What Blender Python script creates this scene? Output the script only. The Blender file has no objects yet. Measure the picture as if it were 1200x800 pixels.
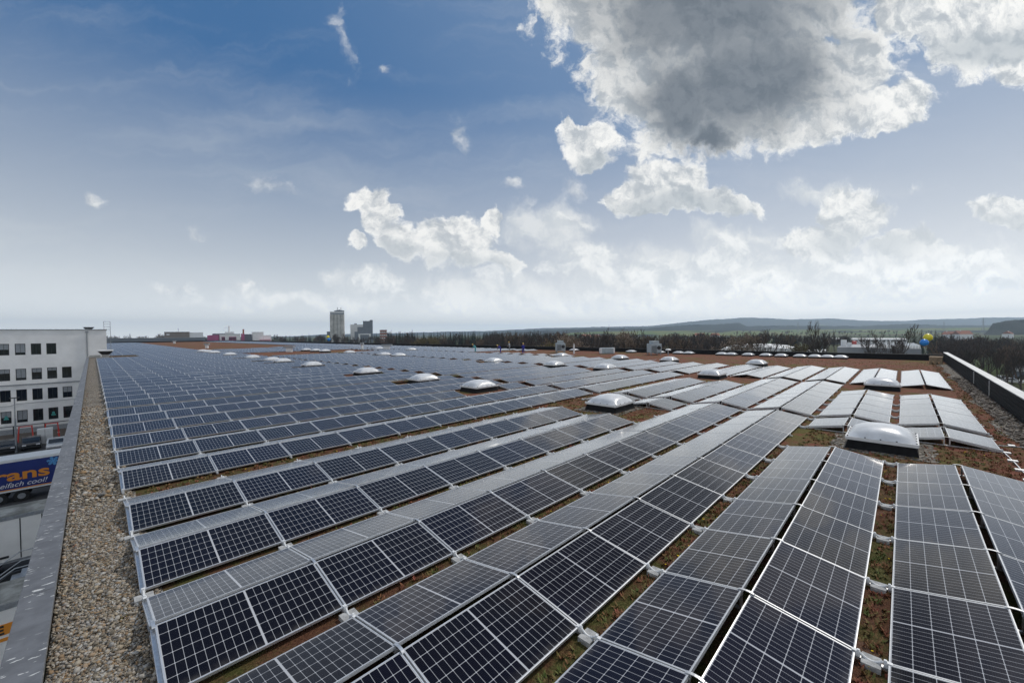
import bpy, math, random
import numpy as np
from mathutils import Vector, Matrix

random.seed(7)
RNG = np.random.default_rng(7)
S = bpy.context.scene
COL = S.collection
R = math.radians

# ------------------------------------------------------------------ camera
CZ = 15.3                      # eye height above the yard
RZ = CZ - 3.61                 # roof deck
LZ = CZ - 3.51                 # low edge of the modules
FPX, PITCH, ROLL, YAW = 475.07, R(1.183), R(0.56), R(43.9987)
Fh = Vector((math.cos(YAW), math.sin(YAW), 0))
Rh = Vector((math.sin(YAW), -math.cos(YAW), 0))
Fv = Fh * math.cos(PITCH) + Vector((0, 0, -math.sin(PITCH)))
Uv = Fh * math.sin(PITCH) + Vector((0, 0, math.cos(PITCH)))
R2 = Rh * math.cos(ROLL) - Uv * math.sin(ROLL)
U2 = Rh * math.sin(ROLL) + Uv * math.cos(ROLL)
cam = bpy.data.cameras.new('camera')
cam.sensor_width = 36.0
cam.lens = FPX / 1200 * 36
cam.clip_start = 0.1
cam.clip_end = 60000
camo = bpy.data.objects.new('camera', cam)
m = Matrix((R2, U2, -Fv)).transposed().to_4x4()
m.translation = Vector((0, 0, CZ))
camo.matrix_world = m
COL.objects.link(camo)
S.camera = camo


def sight(px, py):
    """direction of sight for a point of the survey photograph (1200x800)"""
    return R2 * ((px - 600) / FPX) + U2 * ((400 - py) / FPX) + Fv


def far(px, depth):
    """map position at a bearing and distance"""
    d = sight(px, 390)
    d = d / d.dot(Fh)
    return d.x * depth, d.y * depth


def height_at(px, py, depth):
    d = sight(px, py)
    return CZ + d.z / d.dot(Fh) * depth


# ------------------------------------------------------------------ sky and sun
SUN = (Fh * math.cos(R(51)) + Rh * math.sin(R(51)) + Vector((0, 0, math.tan(R(48))))).normalized()
SUN_EL = math.asin(SUN.z)
SUN_AZ = math.atan2(SUN.x, SUN.y)          # clockwise from +Y
SKY_STRENGTH = 0.1
W = bpy.data.worlds.new('World')
S.world = W
W.use_nodes = True
nt = W.node_tree
nt.nodes.clear()


class NG:
    """tiny helper for node trees"""
    def __init__(self, tree):
        self.t = tree

    def n(self, kind, **kw):
        o = self.t.nodes.new(kind)
        for k, v in kw.items():
            setattr(o, k, v)
        return o

    def link(self, a, b):
        self.t.links.new(a, b)

    def put(self, sock, v):
        if isinstance(v, bpy.types.NodeSocket):
            self.t.links.new(v, sock)
        elif v is not None:
            sock.default_value = v

    def math(self, op, a, b=None, c=None, clamp=False):
        o = self.n('ShaderNodeMath', operation=op)
        o.use_clamp = clamp
        for i, v in enumerate((a, b, c)):
            if v is not None:
                self.put(o.inputs[i], v)
        return o.outputs[0]

    def vmath(self, op, a, b=None, scale=None):
        o = self.n('ShaderNodeVectorMath', operation=op)
        self.put(o.inputs[0], a)
        if b is not None:
            self.put(o.inputs[1], b)
        if scale is not None:
            self.put(o.inputs['Scale'], scale)
        return o.outputs['Value'] if op in ('DOT_PRODUCT', 'LENGTH', 'DISTANCE') else o.outputs[0]

    def ramp(self, v, lo, hi, a=0.0, b=1.0, smooth=True):
        o = self.n('ShaderNodeMapRange')
        o.interpolation_type = 'SMOOTHSTEP' if smooth else 'LINEAR'
        o.clamp = True
        self.put(o.inputs['Value'], v)
        o.inputs['From Min'].default_value = lo
        o.inputs['From Max'].default_value = hi
        o.inputs['To Min'].default_value = a
        o.inputs['To Max'].default_value = b
        return o.outputs['Result']

    def mix(self, f, a, b, kind='MIX'):
        o = self.n('ShaderNodeMix', data_type='RGBA', blend_type=kind)
        self.put(o.inputs['Factor'], f)
        for s, v in ((o.inputs[6], a), (o.inputs[7], b)):
            if isinstance(v, tuple) and len(v) == 3:
                v = (*v, 1)
            self.put(s, v)
        return o.outputs[2]

    def noise(self, vec, scale, detail=4, rough=0.55, dist=0.0, out=0):
        o = self.n('ShaderNodeTexNoise')
        if vec is not None:
            self.put(o.inputs['Vector'], vec)
        o.inputs['Scale'].default_value = scale
        o.inputs['Detail'].default_value = detail
        o.inputs['Roughness'].default_value = rough
        o.inputs['Distortion'].default_value = dist
        return o.outputs[out]


g = NG(nt)
tc = g.n('ShaderNodeTexCoord')
D = tc.outputs['Generated']
sky = g.n('ShaderNodeTexSky', sky_type='NISHITA')
sky.sun_disc = False
sky.sun_elevation = SUN_EL
sky.sun_rotation = SUN_AZ
sky.altitude = 400
sky.air_density = 1.0
sky.dust_density = 1.2
sky.ozone_density = 2.2
sep = g.n('ShaderNodeSeparateXYZ')
g.link(D, sep.inputs[0])
elev = sep.outputs['Z']
# tangent plane towards the east-north-east, where the cumulus stands
df = g.math('MAXIMUM', g.vmath('DOT_PRODUCT', D, tuple(Fh)), 0.12)
uu = g.math('DIVIDE', g.vmath('DOT_PRODUCT', D, tuple(Rh)), df)
vv = g.math('DIVIDE', elev, df)
cmb = g.n('ShaderNodeCombineXYZ')
g.link(uu, cmb.inputs[0])
g.link(vv, cmb.inputs[1])
UVW = cmb.outputs[0]


LAST = []


def blob_field(blobs, vec):
    acc = None
    # every blob waits for the one before it, which keeps the shader's stack small
    for (x, y, rx, ry, rot) in blobs:
        d = sight(x, y)
        d = d / d.dot(Fh)
        mp = g.n('ShaderNodeMapping', vector_type='TEXTURE')
        if LAST:
            o = g.n('ShaderNodeVectorMath', operation='MULTIPLY_ADD')
            g.link(LAST[-1], o.inputs[0])
            o.inputs[1].default_value = (0, 0, 0)
            g.link(vec, o.inputs[2])
            g.link(o.outputs[0], mp.inputs['Vector'])
        else:
            g.link(vec, mp.inputs['Vector'])
        mp.inputs['Location'].default_value = (d.dot(Rh), d.z, 0)
        mp.inputs['Rotation'].default_value = (0, 0, R(rot))
        mp.inputs['Scale'].default_value = (rx / FPX, ry / FPX, 1)
        v = g.vmath('LENGTH', mp.outputs[0])
        if acc is None:
            acc = v
        else:
            o = g.n('ShaderNodeMath', operation='SMOOTH_MIN')
            g.link(acc, o.inputs[0])
            g.link(v, o.inputs[1])
            o.inputs[2].default_value = 0.14
            acc = o.outputs[0]
        LAST.append(acc)
    return g.math('SUBTRACT', 1.0, acc)


warp = g.n('ShaderNodeTexNoise')
g.link(UVW, warp.inputs['Vector'])
warp.inputs['Scale'].default_value = 7.0
warp.inputs['Detail'].default_value = 5.0
warp.inputs['Roughness'].default_value = 0.6
wv = g.vmath('SUBTRACT', warp.outputs['Color'], (0.5, 0.5, 0.5))
UVD = g.vmath('ADD', UVW, g.vmath('SCALE', wv, scale=0.13))

CUMULUS = [(840, 10, 205, 160, 0), (750, -30, 115, 125, 0), (770, 90, 70, 80, 0), (850, 138, 110, 42, 0), (950, 150, 80, 26, 14), (930, 100, 135, 78, 12), (800, 110, 95, 85, 0),
           (675, -5, 48, 75, 0), (1045, 128, 62, 30, 15), (735, 95, 40, 50, 0),
           (690, 168, 40, 30, 0), (665, 152, 16, 13, 0),
           (785, 218, 60, 32, 0), (848, 238, 58, 18, 0), (735, 230, 40, 20, 0), (800, 240, 95, 14, 0),
           (1150, 25, 105, 62, 0), (1075, 0, 75, 55, 0), (1195, 75, 40, 36, 0),
           (1000, 252, 50, 34, 0), (955, 283, 48, 28, 0), (1060, 282, 60, 20, 0),
           (1185, 245, 52, 20, 0),
           (432, 228, 24, 16, 10), (447, 254, 19, 30, 25), (470, 284, 28, 24, -30), (530, 285, 66, 34, -12), (590, 306, 34, 16, -20),
           (427, 286, 14, 14, 0), (576, 262, 17, 13, 0)]
SMALL = [(405, 52, 15, 34, 18), (450, 82, 9, 7, 0), (538, 160, 11, 28, 22), (604, 216, 18, 12, 0), (620, 233, 14, 11, 0),
         (318, 217, 32, 12, -8), (237, 271, 18, 8, -10), (110, 236, 11, 8, 0), (680, 222, 30, 16, -20), (682, 262, 26, 11, -15),
         (1076, 216, 14, 9, 0), (200, 338, 36, 9, 0), (295, 333, 24, 7, 0), (2, 315, 10, 8, 0)]
LOWBANK = [(430, 328, 44, 16, -10), (760, 322, 130, 34, 0), (690, 300, 60, 22, 0), (860, 285, 55, 26, 0), (900, 325, 150, 36, 0), (1100, 315, 150, 40, 0), (560, 345, 130, 22, 0), (640, 265, 60, 30, 0),
           (700, 355, 180, 16, 0), (1000, 350, 190, 18, 0), (330, 350, 120, 12, 0), (960, 225, 60, 12, 0)]
PUFFS = [(700, 298, 38, 15, 0), (655, 316, 34, 13, 0), (745, 318, 48, 17, 0), (800, 330, 50, 15, 0), (860, 288, 28, 18, 0), (845, 312, 46, 14, 0), (900, 335, 60, 15, 0), (985, 305, 46, 14, 0), (1080, 320, 60, 16, 0), (1140, 300, 46, 13, 0), (660, 258, 20, 9, -20), (430, 330, 34, 12, -12), (470, 335, 26, 8, 0), (575, 322, 40, 10, 0), (1160, 335, 50, 12, 0)]
DARK = [(840, -10, 215, 140, 0), (880, 95, 150, 95, 15), (800, 115, 85, 72, -20), (760, -70, 140, 90, 0), (830, 165, 60, 24, 0)]
UNDER = [(795, 247, 100, 22, 0), (1015, 285, 70, 20, 0), (535, 312, 76, 15, 0), (1160, 50, 90, 26, 0), (1185, 262, 60, 14, 0), (470, 296, 26, 10, 0), (700, 185, 26, 12, 0)]

n1 = g.noise(UVD, 10.5, 10, 0.6)
off = SUN.dot(Rh) / SUN.dot(Fh), SUN.z / SUN.dot(Fh)
toS = g.vmath('SUBTRACT', (off[0], off[1], 0), UVW)
toS = g.vmath('SCALE', g.vmath('NORMALIZE', toS), scale=0.022)
n2 = g.noise(g.vmath('ADD', UVD, toS), 10.5, 10, 0.6)
f1 = blob_field(CUMULUS, UVD)
f2 = blob_field(SMALL, UVD)
f3 = blob_field(LOWBANK, UVD)
fp = blob_field(PUFFS, UVD)
fd = blob_field(DARK, UVD)
nn = g.math('MULTIPLY', g.math('SUBTRACT', n1, 0.5), 1.5)
thick = g.math('ADD', f1, g.math('MULTIPLY', nn, 1.0))
m1 = g.ramp(thick, 0.0, 0.26)
m2 = g.ramp(g.math('ADD', f2, g.math('MULTIPLY', nn, 2.6)), 0.0, 1.5, 0, 0.9)
m3 = g.ramp(g.math('ADD', f3, g.math('MULTIPLY', nn, 1.4)), -0.25, 0.75, 0, 0.75)
# thin streaks of cirrus
st = g.n('ShaderNodeMapping', vector_type='POINT')
g.link(UVD, st.inputs['Vector'])
st.inputs['Rotation'].default_value = (0, 0, R(14))
st.inputs['Scale'].default_value = (0.55, 3.2, 1)
ci = g.ramp(g.noise(st.outputs[0], 2.3, 7, 0.6, 0.3), 0.44, 0.80, 0, 0.34)
veil = g.ramp(elev, 0.0, 0.62, 1.0, 0.0)
base = g.mix(0.85, sky.outputs[0], (0.36, 1.30, 3.05))
sside = g.ramp(g.vmath('DOT_PRODUCT', D, tuple(SUN)), 0.45, 1.0, 0, 0.22)
base = g.mix(sside, base, (4.4, 5.3, 6.3))
base = g.mix(ci, base, (5.0, 5.4, 5.9))
hz = g.math('POWER', g.ramp(elev, -0.02, 0.50, 1.0, 0.0, smooth=False), 1.2)
sunside = g.ramp(g.vmath('DOT_PRODUCT', D, tuple(Vector((SUN.x, SUN.y, 0.15)).normalized())), 0.2, 1.0, 0, 1)
hzc = g.mix(sunside, (7.3, 7.45, 7.25), (8.7, 8.55, 8.15))
base = g.mix(g.math('MULTIPLY', hz, 0.97), base, hzc)
low = g.math('POWER', 2.718, g.math('MULTIPLY', g.math('MAXIMUM', elev, 0.0), -16.0))
# light on the clouds: bright rims towards the sun, dull cores
rim = g.ramp(g.math('SUBTRACT', n1, n2), -0.13, 0.11)
core = g.ramp(g.math('ADD', fd, g.math('MULTIPLY', nn, 0.4)), -0.15, 0.75)
white = g.mix(rim, (4.5, 4.85, 5.2), (8.9, 8.85, 8.6))
edge = g.ramp(thick, 0.10, 0.34, 1.0, 0.0)
grey = g.mix(rim, (1.25, 1.5, 1.8), (1.8, 2.05, 2.35))
under = g.ramp(g.math('ADD', blob_field(UNDER, UVD), g.math('MULTIPLY', nn, 0.5)), -0.25, 0.6, 0, 0.8)
white2 = g.mix(under, white, g.mix(rim, (3.7, 4.15, 4.55), (4.6, 5.0, 5.3)))
ccol = g.mix(core, white2, grey)
ccol = g.mix(g.math('MULTIPLY', edge, g.math('MULTIPLY', rim, 0.75)), ccol, (9.3, 9.25, 9.0))
lowv = g.ramp(elev, 0.02, 0.30, 0.72, 0.0)
ccol = g.mix(lowv, ccol, (7.2, 7.4, 7.45))
scol = g.mix(0.25, white, base)
col = g.mix(m3, base, g.mix(rim, (6.3, 6.6, 6.8), (7.9, 8.0, 7.9)))
mp_ = g.ramp(g.math('ADD', fp, g.math('MULTIPLY', nn, 1.4)), 0.0, 0.5, 0, 0.62)
col = g.mix(mp_, col, g.mix(rim, (6.0, 6.35, 6.6), (8.9, 8.95, 8.8)))
col = g.mix(m2, col, scol)
col = g.mix(m1, col, ccol)
# the sky behind the viewer: unseen broken cloud, made brighter to fill the shade
behind = g.ramp(g.vmath('DOT_PRODUCT', D, tuple(Fh)), 0.0, 0.25, 1.0, 0.0)
bc = g.ramp(g.noise(D, 2.2, 7, 0.6), 0.40, 0.58, 0, 0.9)
bc = g.math('MULTIPLY', bc, behind)
col = g.mix(bc, col, (8.2, 8.35, 8.5))
gain = g.math('ADD', 1.0, g.math('MULTIPLY', low, 1.2))
col = g.vmath('SCALE', col, scale=gain)
bg = g.n('ShaderNodeBackground')
g.link(col, bg.inputs['Color'])
bg.inputs['Strength'].default_value = SKY_STRENGTH
wo = g.n('ShaderNodeOutputWorld')
g.link(bg.outputs[0], wo.inputs['Surface'])
W.cycles.sampling_method = 'MANUAL'
W.cycles.sample_map_resolution = 1024

sl = bpy.data.lights.new('sun', 'SUN')
sl.energy = 2.0
sl.angle = R(1.6)
sl.color = (1.0, 0.94, 0.85)
so = bpy.data.objects.new('sun', sl)
so.rotation_euler = SUN.to_track_quat('Z', 'Y').to_euler()
COL.objects.link(so)

S.view_settings.view_transform = 'Standard'
S.view_settings.look = 'None'
S.view_settings.exposure = 0.12
S.view_settings.gamma = 1.0
S.view_settings.use_curve_mapping = False
S.render.engine = 'CYCLES'
S.cycles.max_bounces = 6
S.cycles.diffuse_bounces = 3
S.cycles.glossy_bounces = 3
S.cycles.transmission_bounces = 4
S.cycles.volume_bounces = 0
S.cycles.transparent_max_bounces = 8
S.cycles.caustics_reflective = False
S.cycles.caustics_refractive = False
S.cycles.sample_clamp_indirect = 6
S.cycles.use_denoising = True
S.cycles.denoiser = 'OPENIMAGEDENOISE'


# ------------------------------------------------------------------ materials
def mat(name, color=(0.5, 0.5, 0.5), rough=0.6, metal=0.0, spec=0.5, var=0.0, vscale=6.0, bump=0.0, bscale=60.0, color2=None, emit=None):
    mm = bpy.data.materials.new(name)
    mm.use_nodes = True
    h = NG(mm.node_tree)
    b = mm.node_tree.nodes['Principled BSDF']
    b.inputs['Base Color'].default_value = (*color, 1)
    b.inputs['Roughness'].default_value = rough
    b.inputs['Metallic'].default_value = metal
    b.inputs['Specular IOR Level'].default_value = spec
    if var or color2 or bump:
        t = h.n('ShaderNodeTexCoord').outputs['Object']
    if var or color2:
        nz = h.noise(t, vscale, 6, 0.62)
        f = h.ramp(nz, 0.33, 0.67)
        c2 = color2 or tuple(max(0, c * (1 - var)) for c in color)
        c1 = color if color2 else tuple(min(1, c * (1 + var)) for c in color)
        h.link(h.mix(f, c1, c2), b.inputs['Base Color'])
    if bump:
        bn = h.n('ShaderNodeBump')
        bn.inputs['Strength'].default_value = bump
        bn.inputs['Distance'].default_value = 0.02
        h.link(h.noise(t, bscale, 5, 0.6), bn.inputs['Height'])
        h.link(bn.outputs[0], b.inputs['Normal'])
    return mm


M = {}
M['alu'] = mat('aluminium', (0.62, 0.63, 0.64), 0.42, 0.75, var=0.12, vscale=20)
M['frame'] = mat('anodised_frame', (0.66, 0.67, 0.68), 0.38, 0.55, var=0.08, vscale=9)
M['concrete'] = mat('concrete_block', (0.38, 0.38, 0.37), 0.9, var=0.25, vscale=14, bump=0.3)
M['black'] = mat('black_bitumen', (0.009, 0.009, 0.010), 0.85, spec=0.25, var=0.4, vscale=7, bump=0.3, bscale=12)
M['white_metal'] = mat('white_sheet', (0.72, 0.73, 0.73), 0.45, var=0.06, vscale=2)
M['white_wall'] = mat('white_render', (0.80, 0.80, 0.79), 0.85, var=0.05, vscale=0.6, bump=0.06, bscale=30)
M['dark_glass'] = mat('window_glass', (0.012, 0.016, 0.018), 0.06, spec=0.8)
M['dark_metal'] = mat('dark_metal', (0.03, 0.032, 0.035), 0.5, 0.3)
M['grey_metal'] = mat('grey_metal', (0.30, 0.32, 0.34), 0.5, 0.35, var=0.15)
M['rubber'] = mat('rubber', (0.012, 0.012, 0.012), 0.85)
M['red_paint'] = mat('red_paint', (0.62, 0.05, 0.035), 0.5)
M['concrete_wall'] = mat('silo_concrete', (0.52, 0.51, 0.48), 0.9, var=0.2, vscale=0.15)
M['grey_clad'] = mat('grey_cladding', (0.17, 0.19, 0.22), 0.6, var=0.08, vscale=0.2)
M['brown_clad'] = mat('brown_cladding', (0.21, 0.18, 0.16), 0.7, var=0.08, vscale=0.2)
M['pink'] = mat('magenta_facade', (0.42, 0.10, 0.22), 0.6, var=0.1, vscale=0.3)
M['pale_pink'] = mat('rose_roof', (0.62, 0.36, 0.40), 0.6)
M['tile'] = mat('roof_tile', (0.30, 0.12, 0.075), 0.85, var=0.2, vscale=1)
M['wood'] = mat('pale_timber', (0.34, 0.25, 0.16), 0.8, var=0.25, vscale=8)
M['bark'] = mat('bark', (0.075, 0.058, 0.046), 0.95, var=0.3, vscale=1.5)
M['twig'] = mat('twigs', (0.085, 0.062, 0.05), 0.95, color2=(0.05, 0.04, 0.036), vscale=0.35)
M['twig_warm'] = mat('budding_twigs', (0.13, 0.095, 0.06), 0.95, color2=(0.17, 0.11, 0.08), vscale=0.6)
M['blossom'] = mat('blossom', (0.30, 0.22, 0.18), 0.9, color2=(0.16, 0.13, 0.08), vscale=0.8)
M['needles'] = mat('needles', (0.014, 0.028, 0.020), 0.9, color2=(0.03, 0.045, 0.028), vscale=0.5)
M['olive'] = mat('olive_leaves', (0.09, 0.085, 0.03), 0.9, color2=(0.14, 0.11, 0.05), vscale=0.7)


def glass_cells(sheen=0.04):
    """monocrystalline half-cut cells behind solar glass, metre UVs"""
    mm = bpy.data.materials.new('solar_cells')
    mm.use_nodes = True
    h = NG(mm.node_tree)
    b = mm.node_tree.nodes['Principled BSDF']
    uv = h.n('ShaderNodeUVMap').outputs[0]
    sp = h.n('ShaderNodeSeparateXYZ')
    h.link(uv, sp.inputs[0])
    u, v = sp.outputs[0], sp.outputs[1]
    # u: 1.755 m, centre gap 18 mm ; v: 1.038 m
    uc = h.math('ABSOLUTE', h.math('SUBTRACT', u, 0.8775))
    ur = h.math('SUBTRACT', uc, 0.010)
    pu, pv = 0.0848, 0.1672
    fu = h.math('MODULO', h.math('ADD', ur, pu), pu)
    du = h.math('MINIMUM', fu, h.math('SUBTRACT', pu, fu))
    vr = h.math('SUBTRACT', v, 0.0174)
    fv = h.math('MODULO', h.math('ADD', vr, pv), pv)
    dv = h.math('MINIMUM', fv, h.math('SUBTRACT', pv, fv))
    lu = h.ramp(du, 0.0016, 0.0030, 1, 0)
    lv = h.ramp(dv, 0.0020, 0.0034, 1, 0)
    ctr = h.math('LESS_THAN', uc, 0.0085)
    dia = h.math('LESS_THAN', h.math('ADD', du, dv), 0.0105)
    out_u = h.math('GREATER_THAN', uc, 0.010 + 10 * pu - 0.001)
    out_v = h.math('GREATER_THAN', h.math('ABSOLUTE', h.math('SUBTRACT', v, 0.519)), 3 * pv - 0.001)
    grid = h.math('MAXIMUM', h.math('MULTIPLY', lu, 0.8), lv)
    for q in (ctr, dia, out_u, out_v):
        grid = h.math('MAXIMUM', grid, q)
    # ribbon wires
    bw = pv / 9
    fb = h.math('MODULO', h.math('ADD', vr, pv), bw)
    bus = h.math('LESS_THAN', h.math('ABSOLUTE', h.math('SUBTRACT', fb, bw / 2)), 0.0006)
    oi = h.n('ShaderNodeObjectInfo').outputs['Random']
    cell = h.mix(oi, (0.0025, 0.003, 0.0075), (0.005, 0.0048, 0.010))
    cell = h.mix(h.math('MULTIPLY', bus, 0.2), cell, (0.18, 0.18, 0.19))
    colr = h.mix(grid, cell, (0.46, 0.47, 0.49))
    # dust film and rain marks
    ob = h.n('ShaderNodeTexCoord').outputs['Object']
    du1 = h.ramp(h.noise(ob, 3.0, 6, 0.65), 0.42, 0.8, 0.0, 0.007)
    spots = h.ramp(h.noise(ob, 23, 2, 0.5), 0.79, 0.83, 0.0, 0.35)
    low_ = h.math('MULTIPLY', h.ramp(v, 0.015, 0.13, 1.0, 0.0), h.ramp(h.noise(ob, 7.0, 5, 0.65), 0.3, 0.75, 0.0, 0.10))
    drop = h.ramp(h.noise(h.vmath('ADD', ob, h.vmath('SCALE', h.n('ShaderNodeCombineXYZ').outputs[0], scale=1.0)), 8.5, 3, 0.6), 0.765, 0.79, 0.0, 0.30)
    rnd = h.math('GREATER_THAN', h.math('FRACT', h.math('MULTIPLY', oi, 7.7)), 0.45)
    dirt = h.math('ADD', h.math('ADD', du1, low_), h.math('ADD', spots, h.math('MULTIPLY', drop, rnd)))
    colr = h.mix(dirt, colr, (0.45, 0.42, 0.38))
    h.link(colr, b.inputs['Base Color'])
    b.inputs['IOR'].default_value = 1.27
    b.inputs['Specular IOR Level'].default_value = 0.5
    h.link(h.ramp(h.noise(ob, 1.3, 3, 0.5), 0.3, 0.7, 0.05, 0.09), b.inputs['Roughness'])
    # anti-reflective layer: each module has its own violet, blue or straw cast
    r2_ = h.math('FRACT', h.math('MULTIPLY', oi, 17.3))
    tint = h.mix(h.ramp(h.math('ADD', r2_, h.math('MULTIPLY', h.math('SUBTRACT', h.noise(ob, 0.9, 2, 0.5), 0.5), 0.9)), 0.2, 0.8), (0.58, 0.52, 1.0), (1.0, 0.74, 0.54))
    h.link(tint, b.inputs['Specular Tint'])
    b.inputs['Sheen Weight'].default_value = sheen
    b.inputs['Sheen Roughness'].default_value = 0.35
    # textured solar glass scatters strongly at grazing angles
    lw = h.n('ShaderNodeLayerWeight')
    lw.inputs['Blend'].default_value = 0.5
    fac = h.math('MULTIPLY', h.math('POWER', lw.outputs['Facing'], 8.0), 1.7, clamp=True)
    gl = h.n('ShaderNodeBsdfGlossy')
    gl.inputs['Color'].default_value = (0.95, 0.95, 0.95, 1)
    gl.inputs['Roughness'].default_value = 0.2
    ms = h.n('ShaderNodeMixShader')
    h.link(fac, ms.inputs[0])
    h.link(b.outputs[0], ms.inputs[1])
    h.link(gl.outputs[0], ms.inputs[2])
    h.link(ms.outputs[0], mm.node_tree.nodes['Material Output'].inputs['Surface'])
    return mm


M['cells'] = glass_cells()
M['backsheet'] = mat('backsheet', (0.10, 0.10, 0.10), 0.7)


def dome_mat():
    mm = mat('opal_acrylic', (0.64, 0.65, 0.66), 0.25, spec=0.5, var=0.10, vscale=2.2)
    b = mm.node_tree.nodes['Principled BSDF']
    b.inputs['Subsurface Weight'].default_value = 0.15
    b.inputs['Subsurface Radius'].default_value = (0.2, 0.2, 0.2)
    return mm


M['opal'] = dome_mat()


def sedum_mat(name, greener):
    mm = bpy.data.materials.new(name)
    mm.use_nodes = True
    h = NG(mm.node_tree)
    b = mm.node_tree.nodes['Principled BSDF']
    t = h.n('ShaderNodeTexCoord').outputs['Object']
    big = h.noise(t, 0.22, 5, 0.6)
    mid = h.noise(t, 1.6, 8, 0.72)
    fine = h.noise(t, 38, 5, 0.7)
    c = h.mix(h.ramp(mid, 0.38, 0.62), (0.27, 0.085, 0.056), (0.16, 0.072, 0.042))
    gm = h.ramp(h.math('ADD', h.math('MULTIPLY', big, 0.6), h.math('MULTIPLY', mid, 0.5)), 0.57 - greener, 0.69 - greener)
    c = h.mix(gm, c, (0.135, 0.130, 0.026))
    rd = h.ramp(h.noise(t, 0.9, 4, 0.6), 0.58, 0.72, 0, 0.75)
    c = h.mix(rd, c, (0.30, 0.075, 0.06))
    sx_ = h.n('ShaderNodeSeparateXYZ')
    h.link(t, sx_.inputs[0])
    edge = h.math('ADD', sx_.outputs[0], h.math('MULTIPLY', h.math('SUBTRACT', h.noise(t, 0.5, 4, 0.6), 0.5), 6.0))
    shaded_moss = h.mix(h.ramp(mid, 0.42, 0.60), (0.125, 0.045, 0.026), (0.070, 0.085, 0.016))  # near planting, its colour darkened to stand for shade between panel rows
    shaded_moss = h.mix(h.ramp(h.noise(t, 1.7, 4, 0.6), 0.60, 0.70, 0, 0.8), shaded_moss, (0.24, 0.13, 0.10))
    c = h.mix(h.ramp(edge, 12.5, 16.0), shaded_moss, c)
    c = h.mix(h.ramp(fine, 0.35, 0.7), h.mix(0.5, c, (0.02, 0.016, 0.010)), h.mix(0.25, c, (0.30, 0.20, 0.12)))
    h.link(c, b.inputs['Base Color'])
    b.inputs['Roughness'].default_value = 0.95
    b.inputs['Specular IOR Level'].default_value = 0.15
    bn = h.n('ShaderNodeBump')
    bn.inputs['Strength'].default_value = 0.9
    bn.inputs['Distance'].default_value = 0.035
    h.link(h.math('ADD', fine, h.math('MULTIPLY', mid, 2.0)), bn.inputs['Height'])
    h.link(bn.outputs[0], b.inputs['Normal'])
    return mm


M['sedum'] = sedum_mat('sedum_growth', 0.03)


def gravel_mat(name, scale, colors, island=False):
    mm = bpy.data.materials.new(name)
    mm.use_nodes = True
    h = NG(mm.node_tree)
    b = mm.node_tree.nodes['Principled BSDF']
    cr = h.n('ShaderNodeValToRGB')
    els = cr.color_ramp.elements
    while len(els) < len(colors):
        els.new(0.5)
    for i, c in enumerate(colors):
        els[i].position = i / (len(colors) - 1)
        els[i].color = (*c, 1)
    cr.color_ramp.interpolation = 'LINEAR'
    if island:
        gi = h.n('ShaderNodeNewGeometry')
        h.link(gi.outputs['Random Per Island'], cr.inputs[0])
        t = h.n('ShaderNodeTexCoord').outputs['Object']
        h.link(h.mix(h.ramp(h.noise(t, 60, 4, 0.6), 0.35, 0.7, 0, 0.4), cr.outputs[0], (0.1, 0.09, 0.075)), b.inputs['Base Color'])
    else:
        t = h.n('ShaderNodeTexCoord').outputs['Object']
        vo = h.n('ShaderNodeTexVoronoi')
        vo.inputs['Scale'].default_value = scale
        h.link(t, vo.inputs['Vector'])
        s2 = h.n('ShaderNodeSeparateColor')
        h.link(vo.outputs['Color'], s2.inputs[0])
        h.link(s2.outputs[0], cr.inputs[0])
        c = h.mix(h.ramp(vo.outputs['Distance'], 0.35, 0.75), cr.outputs[0], (0.03, 0.026, 0.02))
        c = h.mix(h.ramp(h.noise(t, 0.7, 5, 0.6), 0.45, 0.75, 0, 0.55), c, (0.07, 0.058, 0.03))
        h.link(c, b.inputs['Base Color'])
        bn = h.n('ShaderNodeBump')
        bn.inputs['Strength'].default_value = 1.0
        bn.inputs['Distance'].default_value = 0.02
        bn.invert = True
        h.link(vo.outputs['Distance'], bn.inputs['Height'])
        h.link(bn.outputs[0], b.inputs['Normal'])
    b.inputs['Roughness'].default_value = 0.85
    b.inputs['Specular IOR Level'].default_value = 0.3
    return mm


GC = [(0.09, 0.08, 0.065), (0.25, 0.21, 0.155), (0.39, 0.325, 0.235), (0.44, 0.42, 0.38), (0.33, 0.21, 0.105), (0.15, 0.15, 0.15), (0.52, 0.50, 0.46)]
M['gravel'] = gravel_mat('river_gravel', 26, GC)
M['pebble'] = gravel_mat('river_pebbles', 26, GC, island=True)
M['pebble_grey'] = gravel_mat('grey_pebbles', 20, [(0.08, 0.065, 0.05), (0.22, 0.18, 0.145), (0.34, 0.30, 0.26), (0.15, 0.12, 0.10)], island=True)
M['grey_gravel'] = gravel_mat('grey_gravel', 13, [(0.06, 0.052, 0.045), (0.22, 0.19, 0.16), (0.36, 0.33, 0.29), (0.14, 0.12, 0.10)])


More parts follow.
